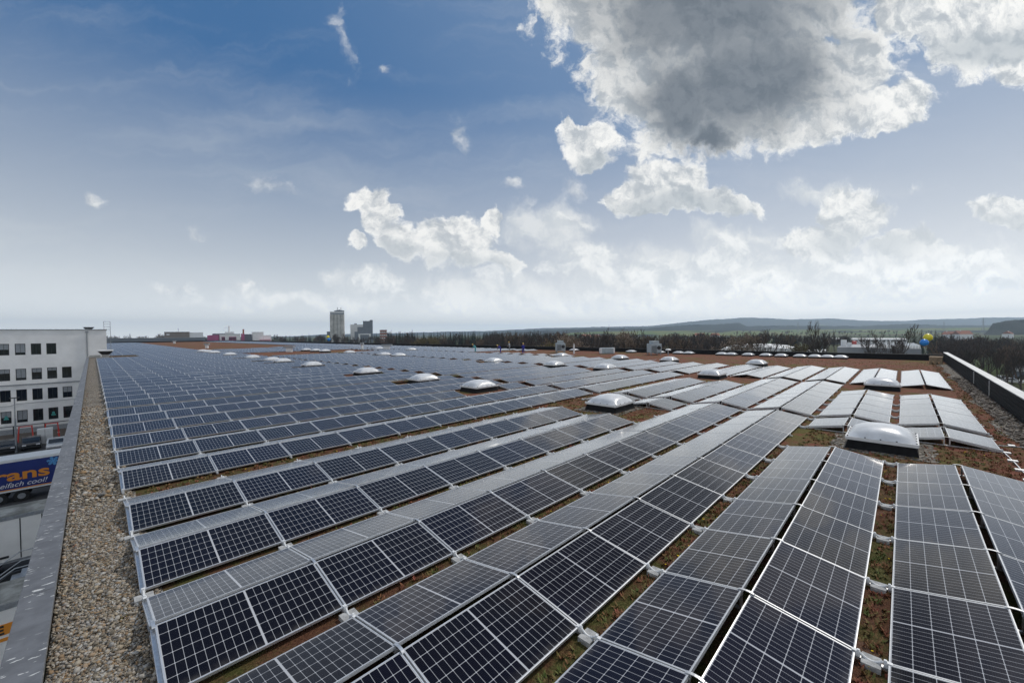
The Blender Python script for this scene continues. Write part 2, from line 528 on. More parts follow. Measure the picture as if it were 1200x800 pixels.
def coping_mat():
    mm = mat('weathered_coping', (0.15, 0.155, 0.165), 0.6, 0.2, var=0.18, vscale=3.0, bump=0.1, bscale=40)
    h = NG(mm.node_tree)
    b = mm.node_tree.nodes['Principled BSDF']
    src = b.inputs['Base Color'].links[0].from_socket
    t = h.n('ShaderNodeTexCoord').outputs['Object']
    mp = h.n('ShaderNodeMapping')
    mp.inputs['Scale'].default_value = (1.0, 2.6, 1)
    mp.inputs['Rotation'].default_value = (0, 0, R(20))
    h.link(t, mp.inputs[0])
    k = h.noise(mp.outputs[0], 6.5, 3, 0.55)
    gate = h.ramp(h.noise(t, 1.1, 2, 0.5), 0.42, 0.56)
    f = h.math('MULTIPLY', h.ramp(k, 0.625, 0.65), gate)
    dk = h.ramp(h.noise(mp.outputs[0], 4.0, 6, 0.7), 0.5, 0.75, 0, 0.45)
    h.link(h.mix(f, h.mix(dk, src, (0.09, 0.09, 0.095)), (0.62, 0.62, 0.60)), b.inputs['Base Color'])
    return mm


M['coping'] = coping_mat()
M['coping_light'] = mat('bright_coping', (0.40, 0.41, 0.42), 0.45, 0.5, var=0.08, vscale=1.5)


def ground_mat():
    mm = bpy.data.materials.new('open_country')
    mm.use_nodes = True
    h = NG(mm.node_tree)
    b = mm.node_tree.nodes['Principled BSDF']
    t = h.n('ShaderNodeTexCoord').outputs['Object']
    vo = h.n('ShaderNodeTexVoronoi')
    vo.inputs['Scale'].default_value = 0.0035
    h.link(t, vo.inputs['Vector'])
    s2 = h.n('ShaderNodeSeparateColor')
    h.link(vo.outputs['Color'], s2.inputs[0])
    cr = h.n('ShaderNodeValToRGB')
    e = cr.color_ramp.elements
    e[0].color = (0.055, 0.085, 0.025, 1)
    e[1].color = (0.10, 0.12, 0.035, 1)
    for pos, c in ((0.35, (0.04, 0.045, 0.022)), (0.6, (0.13, 0.14, 0.05)), (0.8, (0.12, 0.095, 0.06))):
        q = e.new(pos)
        q.color = (*c, 1)
    h.link(s2.outputs[0], cr.inputs[0])
    nz = h.noise(t, 0.02, 8, 0.7)
    h.link(h.mix(h.ramp(nz, 0.35, 0.7, 0, 0.5), cr.outputs[0], (0.045, 0.045, 0.025)), b.inputs['Base Color'])
    b.inputs['Roughness'].default_value = 1.0
    b.inputs['Specular IOR Level'].default_value = 0.1
    return mm


M['country'] = ground_mat()


def hill_mat(name, green):
    mm = bpy.data.materials.new(name)
    mm.use_nodes = True
    h = NG(mm.node_tree)
    b = mm.node_tree.nodes['Principled BSDF']
    t = h.n('ShaderNodeTexCoord').outputs['Object']
    fld = h.ramp(h.noise(t, 0.0022, 4, 0.55), 0.52 - green, 0.56 - green)
    fc = h.mix(h.ramp(h.noise(t, 0.008, 2, 0.5), 0.45, 0.55), (0.10, 0.15, 0.04), (0.17, 0.17, 0.06))
    fr = h.mix(h.ramp(h.noise(t, 0.05, 6, 0.7), 0.4, 0.65), (0.010, 0.018, 0.014), (0.026, 0.028, 0.022))
    h.link(h.mix(fld, fr, fc), b.inputs['Base Color'])
    b.inputs['Roughness'].default_value = 1.0
    b.inputs['Specular IOR Level'].default_value = 0.05
    return mm


M['hill_forest'] = hill_mat('forested_slope', -0.14)
M['hill_field'] = hill_mat('field_slope', 0.10)
M['asphalt'] = mat('asphalt', (0.050, 0.050, 0.052), 0.9, var=0.3, vscale=0.25, bump=0.2, bscale=40)
M['paving'] = mat('brown_paving', (0.10, 0.080, 0.062), 0.9, var=0.2, vscale=0.5)
M['grass'] = mat('lawn', (0.06, 0.085, 0.02), 0.95, var=0.3, vscale=0.6)
M['white_line'] = mat('road_paint', (0.62, 0.62, 0.6), 0.7, var=0.1)
M['blue_trailer'] = mat('blue_tarpaulin', (0.012, 0.028, 0.17), 0.45, var=0.08, vscale=0.7)
M['orange'] = mat('orange_paint', (0.72, 0.27, 0.03), 0.5)
M['script_white'] = mat('white_lettering', (0.74, 0.76, 0.80), 0.5)
M['ice_blue'] = mat('ice_blue_mark', (0.10, 0.34, 0.68), 0.5)
M['trailer_white'] = mat('trailer_white', (0.55, 0.55, 0.53), 0.5, color2=(0.26, 0.26, 0.23), vscale=0.9)
M['trailer_side'] = mat('trailer_side_white', (0.80, 0.80, 0.78), 0.5, var=0.05, vscale=1.0)
M['trailer_roof'] = mat('trailer_roof_dirty', (0.42, 0.42, 0.39), 0.7, color2=(0.13, 0.13, 0.11), vscale=0.8)
M['teal_sign'] = mat('teal_sign', (0.05, 0.30, 0.28), 0.6)
M['blue_work'] = mat('blue_workwear', (0.02, 0.025, 0.26), 0.85, var=0.15)
M['teal_work'] = mat('teal_workwear', (0.10, 0.42, 0.45), 0.85, var=0.15)
M['helmet'] = mat('yellow_helmet', (0.80, 0.55, 0.10), 0.4)
M['skin'] = mat('skin', (0.50, 0.30, 0.21), 0.6)
M['balloon_y'] = mat('yellow_latex', (0.80, 0.66, 0.03), 0.25)
M['balloon_b'] = mat('blue_latex', (0.02, 0.22, 0.66), 0.25)
M['hvac'] = mat('hvac_paint', (0.36, 0.42, 0.45), 0.5, var=0.1, vscale=1.5)
M['car_black'] = mat('black_car_paint', (0.012, 0.013, 0.016), 0.2, 0.0, spec=0.7)
M['car_silver'] = mat('silver_car_paint', (0.55, 0.57, 0.58), 0.25, 0.3)
M['lamp_glass'] = mat('lamp_glass', (0.7, 0.72, 0.75), 0.1)
M['flower'] = mat('yellow_petals', (0.75, 0.55, 0.02), 0.8)
M['leaf'] = mat('sedum_leaf', (0.09, 0.125, 0.022), 0.8, color2=(0.27, 0.075, 0.045), vscale=5.0)
M['steam'] = mat('steam', (0.8, 0.8, 0.8), 1.0)


# ------------------------------------------------------------------ mesh helpers
class MB:
    def __init__(self):
        self.v, self.f, self.mi, self.uv = [], [], [], {}

    def box(self, x0, x1, y0, y1, z0, z1, mi=0, T=None):
        b = len(self.v)
        pts = [(x0, y0, z0), (x1, y0, z0), (x1, y1, z0), (x0, y1, z0), (x0, y0, z1), (x1, y0, z1), (x1, y1, z1), (x0, y1, z1)]
        if T is not None:
            pts = [tuple(T @ Vector(p)) for p in pts]
        self.v += pts
        for q in ((3, 2, 1, 0), (4, 5, 6, 7), (0, 1, 5, 4), (1, 2, 6, 5), (2, 3, 7, 6), (3, 0, 4, 7)):
            self.f.append(tuple(b + i for i in q))
            self.mi.append(mi)
        return self

    def poly(self, pts, mi=0):
        b = len(self.v)
        self.v += [tuple(p) for p in pts]
        self.f.append(tuple(range(b, b + len(pts))))
        self.mi.append(mi)
        return self

    def tube(self, pts, radii, n=8, cap=True, mi=0):
        if not isinstance(radii, (list, tuple)):
            radii = [radii] * len(pts)
        rings = []
        P = [Vector(p) for p in pts]
        for i, p in enumerate(P):
            d = (P[min(i + 1, len(P) - 1)] - P[max(i - 1, 0)])
            d = d.normalized() if d.length > 1e-9 else Vector((0, 0, 1))
            a = d.cross(Vector((0, 0, 1)) if abs(d.z) < 0.9 else Vector((1, 0, 0))).normalized()
            c = d.cross(a)
            b = len(self.v)
            for k in range(n):
                t = 2 * math.pi * k / n
                self.v.append(tuple(p + (a * math.cos(t) + c * math.sin(t)) * radii[i]))
            rings.append(b)
        for b0, b1 in zip(rings, rings[1:]):
            for k in range(n):
                self.f.append((b0 + k, b0 + (k + 1) % n, b1 + (k + 1) % n, b1 + k))
                self.mi.append(mi)
        if cap:
            self.f.append(tuple(rings[0] + k for k in range(n))[::-1])
            self.f.append(tuple(rings[-1] + k for k in range(n)))
            self.mi += [mi, mi]
        return self

    def lathe(self, prof, cx=0, cy=0, cz=0, n=24, mi=0, sx=1, sy=1):
        rings = []
        for r, z in prof:
            b = len(self.v)
            for k in range(n):
                t = 2 * math.pi * k / n
                self.v.append((cx + r * sx * math.cos(t), cy + r * sy * math.sin(t), cz + z))
            rings.append(b)
        for b0, b1 in zip(rings, rings[1:]):
            for k in range(n):
                self.f.append((b0 + k, b0 + (k + 1) % n, b1 + (k + 1) % n, b1 + k))
                self.mi.append(mi)
        self.f.append(tuple(rings[0] + k for k in range(n))[::-1])
        self.f.append(tuple(rings[-1] + k for k in range(n)))
        self.mi += [mi, mi]
        return self

    def prism(self, outline, axis, a0, a1, mi=0):
        """outline: 2D points; axis 'x','y','z' extruded a0..a1"""
        def P(p, a):
            return {'x': (a, p[0], p[1]), 'y': (p[0], a, p[1]), 'z': (p[0], p[1], a)}[axis]
        b = len(self.v)
        n = len(outline)
        self.v += [P(p, a0) for p in outline] + [P(p, a1) for p in outline]
        self.f.append(tuple(b + i for i in range(n))[::-1])
        self.f.append(tuple(b + n + i for i in range(n)))
        for i in range(n):
            j = (i + 1) % n
            self.f.append((b + i, b + j, b + n + j, b + n + i))
        self.mi += [mi] * (n + 2)
        return self

    def mesh(self, name, mats, smooth=False):
        me = bpy.data.meshes.new(name)
        me.from_pydata(self.v, [], self.f)
        for q in (mats if isinstance(mats, (list, tuple)) else [mats]):
            me.materials.append(q)
        if any(self.mi):
            me.polygons.foreach_set('material_index', self.mi)
        if smooth:
            me.polygons.foreach_set('use_smooth', [True] * len(self.f))
        me.update()
        return me


def fix_normals(me):
    import bmesh
    bm = bmesh.new()
    bm.from_mesh(me)
    bmesh.ops.recalc_face_normals(bm, faces=bm.faces)
    bm.to_mesh(me)
    bm.free()


def link(name, data, parent=None, loc=None, rot=None):
    o = bpy.data.objects.new(name, data)
    COL.objects.link(o)
    if parent is not None:
        o.parent = parent
    if loc is not None:
        o.location = loc
    if rot is not None:
        o.rotation_euler = rot
    return o


def build(name, mb, mats, parent=None, loc=None, rot=None, smooth=False, bevel=0):
    me = mb.mesh(name, mats, smooth)
    fix_normals(me)
    o = link(name, me, parent, loc, rot)
    if bevel:
        bv = o.modifiers.new('bevel', 'BEVEL')
        bv.width = bevel
        bv.segments = 2
        bv.limit_method = 'ANGLE'
    return o


def tag(o, label, cat, group=None):
    o['label'] = label
    o['category'] = cat
    if group:
        o['group'] = group
    return o


def empty(name, loc, label, cat, group=None, rz=0.0):
    o = bpy.data.objects.new(name, None)
    o.empty_display_size = 0.3
    COL.objects.link(o)
    o.location = loc
    o.rotation_euler = (0, 0, rz)
    return tag(o, label, cat, group)


def kids(o, _c={}):
    return [c for c in bpy.data.objects if c.parent == o]


def dup(root, parts, loc, rz, label, scale=None):
    """copy of a thing and of each of its parts (parts: list of (object, [sub-objects]))"""
    r = root.copy()
    COL.objects.link(r)
    r.location = loc
    r.rotation_euler = (0, 0, rz)
    if scale is not None:
        r.scale = scale
    r['label'] = label
    for p, subs in parts:
        c = p.copy()
        COL.objects.link(c)
        c.parent = r
        for s in subs:
            d = s.copy()
            COL.objects.link(d)
            d.parent = c
    return r


def structure(o):
    o['kind'] = 'structure'
    return o


def stuff(o):
    o['kind'] = 'stuff'
    return o


ORD = ['zeroth', 'first', 'second', 'third', 'fourth', 'fifth', 'sixth', 'seventh', 'eighth', 'ninth', 'tenth', 'eleventh', 'twelfth',
       'thirteenth', 'fourteenth', 'fifteenth', 'sixteenth', 'seventeenth', 'eighteenth', 'nineteenth', 'twentieth', 'twenty-first', 'twenty-second',
       'twenty-third', 'twenty-fourth', 'twenty-fifth', 'twenty-sixth', 'twenty-seventh', 'twenty-eighth', 'twenty-ninth', 'thirtieth',
       'thirty-first', 'thirty-second', 'thirty-third', 'thirty-fourth', 'thirty-fifth', 'thirty-sixth', 'thirty-seventh', 'thirty-eighth', 'thirty-ninth', 'fortieth']

# ------------------------------------------------------------------ country, yard, hills
gm = MB()
rings = [0, 60, 150, 400, 1000, 2500, 4500, 7000]
NS = 72
for i, r in enumerate(rings):
    if r == 0:
        gm.v.append((0, 0, -0.02))
    else:
        for k in range(NS):
            t = 2 * math.pi * k / NS
            gm.v.append((r * math.cos(t), r * math.sin(t), -0.02))
for k in range(NS):
    gm.f.append((0, 1 + k, 1 + (k + 1) % NS))
for i in range(1, len(rings) - 1):
    a, b = 1 + (i - 1) * NS, 1 + i * NS
    for k in range(NS):
        gm.f.append((a + k, b + k, b + (k + 1) % NS, a + (k + 1) % NS))
gm.mi = [0] * len(gm.f)
structure(build('ground', gm, M['country']))


def sheet(name, x0, x1, y0, y1, z, mt):
    return structure(build(name, MB().poly([(x0, y0, z), (x1, y0, z), (x1, y1, z), (x0, y1, z)]), mt))


sheet('yard', -70, -0.9, -40, 100.0, 0.0, M['asphalt'])
sheet('pavement', -70, -0.9, 92.5, 103.9, 0.005, M['paving'])
sheet('car_park', 40, 160, -90, -12, 0.0, M['asphalt'])
lines = MB()
for y in (36.5, 45.5, 54.5, 64.5, 73.5):
    lines.poly([(-30, y, 0.006), (-1.5, y, 0.006), (-1.5, y + 0.14, 0.006), (-30, y + 0.14, 0.006)])
structure(build('road_marking', lines, M['white_line']))


def ridge(name, pts, depth, mt, span=0.3, seed=1, rough=1.0, base=0.0):
    """long hill: crest through bearings and sky-line heights at a distance"""
    rg = np.random.default_rng(seed)
    xs = [p[0] for p in pts]
    ys = [p[1] for p in pts]
    n = 260
    ph = rg.uniform(0, 6.28, 14)
    mb = MB()
    prof = [(1 - span, 0.0), (1 - span * .8, 0.16), (1 - span * .55, 0.42), (1 - span * .3, 0.74), (1 - span * .12, 0.93), (1.0, 1.0), (1 + span * .25, 0.85), (1 + span * .7, 0.3), (1 + span, 0.0)]
    for i in range(n + 1):
        px = xs[0] + (xs[-1] - xs[0]) * i / n
        py = np.interp(px, xs, ys)
        zt = height_at(px, py, depth) + rough * (sum(math.sin(px * (0.05 + 0.13 * j) + ph[j]) / (1 + 0.5 * j) for j in range(14)) * 0.9 + rg.uniform(-1.2, 1.6)) * depth / 4000
        endf = min(1, i / 12, (n - i) / 12)
        for k, (d, h) in enumerate(prof):
            jit = 1 + 0.02 * math.sin(px * 0.07 + k * 1.7 + ph[k])
            x, y = far(px, depth * d * jit)
            mb.v.append((x, y, base - 1 + (zt - base + 1) * h * endf))
    m_ = len(prof)
    for i in range(n):
        for k in range(m_ - 1):
            a = i * m_ + k
            mb.f.append((a, a + 1, a + m_ + 1, a + m_))
    mb.mi = [0] * len(mb.f)
    return structure(build(name, mb, mt, smooth=True))


# layered skyline
ridge('distant_hills', [(330, 393), (420, 391), (560, 388), (640, 384.5), (700, 383), (760, 382), (800, 378), (830, 374.5), (870, 372), (920, 374), (970, 373), (1010, 375.5), (1060, 376), (1090, 374), (1130, 373), (1200, 371.5), (1350, 369)], 5200, M['hill_forest'], 0.22, 3)
ridge('forest_hills', [(560, 391), (640, 387), (690, 385.5), (760, 384), (800, 381), (840, 380), (866, 377.8), (876, 382), (950, 381.5), (1000, 382), (1060, 379.5), (1100, 381), (1150, 381), (1260, 380)], 2700, M['hill_forest'], 0.25, 5, rough=1.6)
ridge('field_slope', [(640, 391), (700, 388.5), (760, 387.5), (860, 387), (960, 386), (1050, 385.5), (1110, 384.2), (1180, 383.5), (1300, 382)], 1900, M['hill_field'], 0.35, 8, rough=0.4)
ridge('wooded_hill', [(1152, 384), (1163, 379), (1178, 376), (1200, 374.5), (1280, 372), (1400, 371)], 1100, M['hill_forest'], 0.18, 9, rough=2.2)

# ------------------------------------------------------------------ the warehouse
X1, Y1 = 66.5, 330.0
PW0, PW1 = -0.745, -0.425       # left parapet
wh = empty('warehouse', (30, 150, 0), 'huge flat roofed warehouse whose planted roof carries the solar panels', 'warehouse')


def wpart(name, mb, mt, **k):
    o = build(name, mb, mt, parent=wh, **k)
    o.location = (-30, -150, 0)
    return o


wb = MB()
wb.box(-0.70, 66.8, -3.58, -3.3, 0, RZ - 0.05)
wb.box(-0.70, -0.45, -3.297, Y1, 0, RZ - 0.05)
wb.box(66.55, 66.8, -3.297, Y1, 0, RZ - 0.05)
wb.box(-0.447, 66.547, Y1 - 0.3, Y1, 0, RZ - 0.05)
wpart('wall', wb, M['white_metal'])

roof = MB()
nx, ny = 34, 84
for j in range(ny + 1):
    for i in range(nx + 1):
        roof.v.append((-0.44 + (66.9) * i / nx, -3.29 + (Y1 + 3.2) * j / ny, RZ))
for j in range(ny):
    for i in range(nx):
        a = j * (nx + 1) + i
        roof.f.append((a, a + 1, a + nx + 2, a + nx + 1))
roof.mi = [0] * len(roof.f)
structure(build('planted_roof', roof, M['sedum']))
sheet('gravel_strip', PW1 + 0.002, 0.62, -3.2, 101.5, RZ + 0.012, M['gravel'])
gs = MB()
n = 60
for i in range(n + 1):
    x = 6 + 54 * i / n
    gs.v.append((x, -3.24, RZ + 0.012))
    gs.v.append((x, -2.55 + 0.16 * math.sin(x * 0.9) + random.uniform(-0.12, 0.12), RZ + 0.012))
for i in range(n):
    gs.f.append((2 * i, 2 * i + 2, 2 * i + 3, 2 * i + 1))
gs.mi = [0] * n
structure(build('gravel_margin', gs, M['grey_gravel']))

# parapets
pl = empty('parapet_wall', (-0.58, 48, RZ), 'low grey parapet with bird droppings beside the gravel strip', 'parapet')
b = MB().box(-0.13, 0.13, -51.5, 55.2, 0, 0.13)
build('upstand', b, M['black'], pl)
b = MB()
y = -51.6
while y < 55.2:
    y2 = min(y + 3.0, 55.3)
    b.box(PW0 + 0.58, PW1 + 0.58, y, y2 - 0.008, 0.134, 0.168)
    b.box(PW1 + 0.58 - 0.012, PW1 + 0.58, y, y2 - 0.008, 0.085, 0.1335)
    b.box(PW0 + 0.58, PW0 + 0.58 + 0.012, y, y2 - 0.008, 0.06, 0.1335)
    y = y2
build('coping', b, M['coping'], pl, bevel=0.004)

pr = empty('parapet_wall', (30, -3.42, RZ), 'black panelled parapet with a bright metal coping right of the panels', 'parapet')
b = MB()
b.box(-32, 36.9, -0.15, 0.13, 0, 0.92)
for zz in (0.16, 0.34, 0.52, 0.70, 0.86):
    b.box(-32, 36.9, 0.131, 0.152, zz - 0.035, zz + 0.035)
build('cladding', b, M['black'], pr)
b = MB()
for k in range(24):
    x0 = -32 + 3 * k
    b.box(x0, min(x0 + 2.992, 36.92), -0.20, 0.17, 0.924, 0.965)
build('coping', b, M['coping_light'], pr, bevel=0.005)
b = MB()
for x in (2.5, 9.0):
    b.box(x, x + 0.05, 0.153, 0.19, 0.1, 0.88)
build('conductor_strip', b, M['alu'], pr)

pf = empty('parapet_wall', (66.55, 160, RZ), 'long black parapet along the far edge of the roof', 'parapet')
b = MB().box(-0.12, 0.12, -163.2, 169.5, 0, 0.66)
build('cladding', b, M['black'], pf)
b = MB()
for k in range(84):
    b.box(-0.16, 0.16, -163.2 + 4 * k, min(-163.2 + 4 * k + 3.99, 169.5), 0.664, 0.70)
build('coping', b, M['dark_metal'], pf)
pe = empty('parapet_wall', (33, 329.5, RZ), 'dark parapet along the distant end of the roof', 'parapet')
build('cladding', MB().box(-33.3, 33.3, -0.15, 0.15, 0, 0.66), M['black'], pe)
build('coping', MB().box(-33.3, 33.3, -0.2, 0.2, 0.664, 0.70), M['dark_metal'], pe)

# ------------------------------------------------------------------ rooflights
DOMES = []          # (x, y, sx, sy)
for yc in (0.46, 9.9, 19.2, 25.3, 34.2, 47.0, 57.0, 61.3, 71.0, 85.5, 98.5, 105.0, 111.0):
    DOMES.append((16.85, yc))
for yc in (0.9, 10.6, 20.0, 26.0, 35.1, 56.6, 61.2, 74.0, 85.5, 90.5, 96.0):
    DOMES.append((33.2, yc))
for yc in (10.7, 19.7, 26.1, 35.4, 75.0, 89.0):
    DOMES.append((46.9, yc))
for yc in (5.6, 6.9, 8.2, 9.8, 11.9, 13.7, 15.9, 18.1, 19.4, 24.2, 25.8, 28.9, 34.0, 46.0):
    DOMES.append((65.0, yc))
DSX, DSY = 1.80, 1.62


def dome_meshes():
    hx, hy = DSX / 2, DSY / 2
    c = MB()
    ring_o, ring_i = (hx, hy), (hx - 0.10, hy - 0.10)
    b0 = len(c.v)
    c.v += [(-hx, -hy, 0), (hx, -hy, 0), (hx, hy, 0), (-hx, hy, 0), (-hx + .07, -hy + .07, .27), (hx - .07, -hy + .07, .27), (hx - .07, hy - .07, .27), (-hx + .07, hy - .07, .27)]
    for q in ((3, 2, 1, 0), (4, 5, 6, 7), (0, 1, 5, 4), (1, 2, 6, 5), (2, 3, 7, 6), (3, 0, 4, 7)):
        c.f.append(q)
        c.mi.append(0)
    curb = c.mesh('curb', M['black'])
    fr = MB()
    a, bb = hx - 0.02, hy - 0.02
    fr.box(-a, a, -bb, -bb + .12, .274, .365)
    fr.box(-a, a, bb - .12, bb, .274, .365)
    fr.box(-a, -a + .12, -bb + .121, bb - .121, .274, .365)
    fr.box(a - .12, a, -bb + .121, bb - .121, .274, .365)
    fr.box(-a - .015, a + .015, -bb - .015, -bb - .0005, .30, .372)
    fr.box(-a - .015, a + .015, bb + .0005, bb + .015, .30, .372)
    frame = fr.mesh('frame', M['white_metal'])
    d = MB()
    nseg = 16
    for j in range(nseg + 1):
        for i in range(nseg + 1):
            x, y = -1 + 2 * i / nseg, -1 + 2 * j / nseg
            k = max(0.0, (1 - x ** 4) * (1 - y ** 4)) ** 0.55
            k2 = max(0.0, 1 - 0.5 * (x * x + y * y))
            d.v.append((x * (a - .03), y * (bb - .03), .3665 + 0.335 * (k * 0.45 + k * k2 * 0.55)))
    for j in range(nseg):
        for i in range(nseg):
            q = j * (nseg + 1) + i
            d.f.append((q, q + 1, q + nseg + 2, q + nseg + 1))
            d.mi.append(0)
    dome = d.mesh('dome', M['opal'], smooth=True)
    bt = MB()
    for sx in (-1, -0.5, 0, 0.5, 1):
        for sy in (-1, 1):
            bt.box(sx * (a - .1) - .018, sx * (a - .1) + .018, sy * (bb - .035) - .018, sy * (bb - .035) + .018, .366, .392)
    for sy in (-0.5, 0, 0.5):
        for sx in (-1, 1):
            bt.box(sx * (a - .035) - .018, sx * (a - .035) + .018, sy * (bb - .1) - .018, sy * (bb - .1) + .018, .366, .392)
    bolts = bt.mesh('bolt_row', M['dark_metal'])
    return curb, frame, dome, bolts


dm = dome_meshes()
colname = {16.85: 'near column', 33.2: 'middle column', 46.9: 'column by the brown strip', 65.0: 'line along far parapet'}
cnt = {}
for (x, yc) in DOMES:
    cnt[x] = cnt.get(x, 0) + 1
    k = cnt[x]
    if (x, k) == (16.85, 1):
        lb = 'large white dome rooflight with grey gravel around its black curb'
    elif (x, k) == (16.85, 2):
        lb = 'white domed rooflight on black curb between panel rows at picture centre'
    else:
        lb = 'white domed rooflight, %s from the right parapet in the %s' % (ORD[k], colname[x])
    o = empty('rooflight', (x, yc, RZ), lb, 'rooflight', 'domed rooflights on the warehouse roof')
    if x > 60:
        o.scale = (0.85, 0.85, 0.68)
    link('curb', dm[0], o)
    link('frame', dm[1], o)
    link('dome', dm[2], o)
    if x < 40:
        link('bolt_row', dm[3], o)
# gravel beds round the two nearest rooflights
for (x, yc) in ((16.85, 0.46), (16.85, 9.9)):
    gb = MB()
    nn_ = 40
    pts = []
    for i in range(nn_):
        t = 2 * math.pi * i / nn_
        rr = 1.0 / max(abs(math.cos(t)) / 1.28, abs(math.sin(t)) / 1.16) * random.uniform(0.93, 1.07)
        pts.append((x + rr * math.cos(t), yc + rr * math.sin(t), RZ + 0.014))
    gb.poly(pts)
    structure(build('gravel_bed', gb, M['grey_gravel']))

# ------------------------------------------------------------------ solar modules
PL, PWD, TH = 1.755, 1.038, 0.035
TILT = R(10)
TW = 2.13
dz_low = 0.0


def panel_meshes():
    f = MB()
    w = 0.011
    f.box(0, PL, 0, w, 0, TH)
    f.box(0, PL, PWD - w, PWD, 0, TH)
    f.box(0, w, w + .0002, PWD - w - .0002, 0, TH)
    f.box(PL - w, PL, w + .0002, PWD - w - .0002, 0, TH)
    frame = f.mesh('frame', M['frame'])
    gme = bpy.data.meshes.new('cell_face')
    z1, z0 = TH - 0.002, TH - 0.008
    e = w + 0.0003
    vs = [(e, e, z0), (PL - e, e, z0), (PL - e, PWD - e, z0), (e, PWD - e, z0), (e, e, z1), (PL - e, e, z1), (PL - e, PWD - e, z1), (e, PWD - e, z1)]
    fs = [(4, 5, 6, 7), (3, 2, 1, 0)]
    gme.from_pydata(vs, [], fs)
    gme.materials.append(M['cells'])
    gme.materials.append(M['backsheet'])
    gme.polygons[1].material_index = 1
    uvl = gme.uv_layers.new(name='UVMap')
    for p in gme.polygons:
        for li in p.loop_indices:
            co = gme.vertices[gme.loops[li].vertex_index].co
            uvl.data[li].uv = (co.x, co.y)
    gme.update()
    return frame, gme


pframe, pface = panel_meshes()

# rows of paired slopes: (front low edge y, ridge ordinal)
TENTS = []
o_ = 1
for k in range(-1, 5):
    TENTS.append((0.36 + 2.41 * k, o_, 'g1'))
    o_ += 1
for n in range(6):
    TENTS.append((12.9 + 2.47 * n, o_, 'g2'))
    o_ += 1
y = 28.25
c = 0
while y < 320:
    TENTS.append((y, o_, 'g3'))
    o_ += 1
    c += 1
    y += 2.47
    if c % 6 == 0:
        y += 0.58
BLOCKS = [('A', 0.43, 1.775, 11), ('B', 20.75, 1.81, 7), ('C', 34.75, 1.76, 7), ('D', 48.7, 1.78, 8)]


def allowed(blk, i, x0, x1, ya, yb, ty, grp, slope):
    if grp == 'g1':
        if blk == 'D':
            return False
        if blk == 'C' and ty > 7 and i >= 6:
            return False
        if blk == 'A' and i in (8, 9) and (ty < 1 or ty > 7):
            return False
        if blk == 'B' and i in (5, 6) and (ty < 1 or ty > 7):
            return False
    if grp != 'g1' and blk == 'D':
        if ty < 52:
            if not (ty > 34 and i < 1):
                return False
        if x1 > 63.2:
            return False
        if 52 < ty < 58 and i < 6:
            return False
    if grp == 'g2' and blk == 'C' and x1 > 45.8 - 0.0 and ty < 20:
        return False
    # plant beds left free of modules
    if 76 < ty < 97 and 20.2 < x1 and x0 < 42.5:
        if ty < 79 and x0 > 33:
            return True
        return False
    if ty > 124 and 19.6 < x1 and x0 < 20 + min(26, (ty - 118) * 1.2):
        return False
    if ty > 94.5 and ty < 106 and x0 < 4:
        return False
    if ty > 106 and x0 < 2.2:
        return False
    if 146.3 < ty < 149.2:
        return False
    for (dx, dy) in DOMES:
        if x1 > dx - DSX / 2 - 0.06 and x0 < dx + DSX / 2 + 0.06 and yb > dy - DSY / 2 - 0.04 and ya < dy + DSY / 2 + 0.04:
            return False
    return True


MODS = []
for (ty, ordn, grp) in TENTS:
    if ty > 94 and ty < 95.9:
        pass
    for (bn, bx, bp, nb) in BLOCKS:
        pos = 0
        for i in range(nb):
            x0 = bx + bp * i
            x1 = x0 + PL
            for slope in ('right', 'left'):
                if slope == 'right':
                    ya, yb = ty, ty + PWD * math.cos(TILT)
                else:
                    ya, yb = ty + TW - PWD * math.cos(TILT), ty + TW
                if allowed(bn, i, x0, x1, ya, yb, ty, grp, slope):
                    MODS.append(dict(x=x0, ty=ty, slope=slope, blk=bn, i=i, ord=ordn, grp=grp))
# projected size decides which modules are built one by one


def project(p):
    q = Vector(p) - Vector((0, 0, CZ))
    c_ = q.dot(Fv)
    if c_ < 0.2:
        return None
    return 600 + FPX * q.dot(R2) / c_, 400 - FPX * q.dot(U2) / c_


def module_matrix(md):
    if md['slope'] == 'right':
        return Matrix.Translation((md['x'], md['ty'], LZ - TH)) @ Matrix.Rotation(TILT, 4, 'X')
    return Matrix.Translation((md['x'] + PL, md['ty'] + TW, LZ - TH)) @ Matrix.Rotation(math.pi, 4, 'Z') @ Matrix.Rotation(TILT, 4, 'X')


for md in MODS:
    T = module_matrix(md)
    P = [project(T @ Vector(q)) for q in ((0, 0, TH), (PL, 0, TH), (PL, PWD, TH), (0, PWD, TH))]
    md['T'] = T
    md['area'] = 0
    if any(p is None for p in P):
        continue
    a = 0
    for i in range(4):
        a += P[i][0] * P[(i + 1) % 4][1] - P[(i + 1) % 4][0] * P[i][1]
    facing = -a > 0
    cx = sum(p[0] for p in P) / 4
    cy = sum(p[1] for p in P) / 4
    inside = sum(1 for p in P if -20 < p[0] < 1220 and 0 < p[1] < 830)
    if facing and inside:
        md['area'] = -a / 2 * (1 if inside >= 2 else 0.5)
MODS.sort(key=lambda d: -d['area'])
NEAR, REST = MODS[:296], MODS[296:]

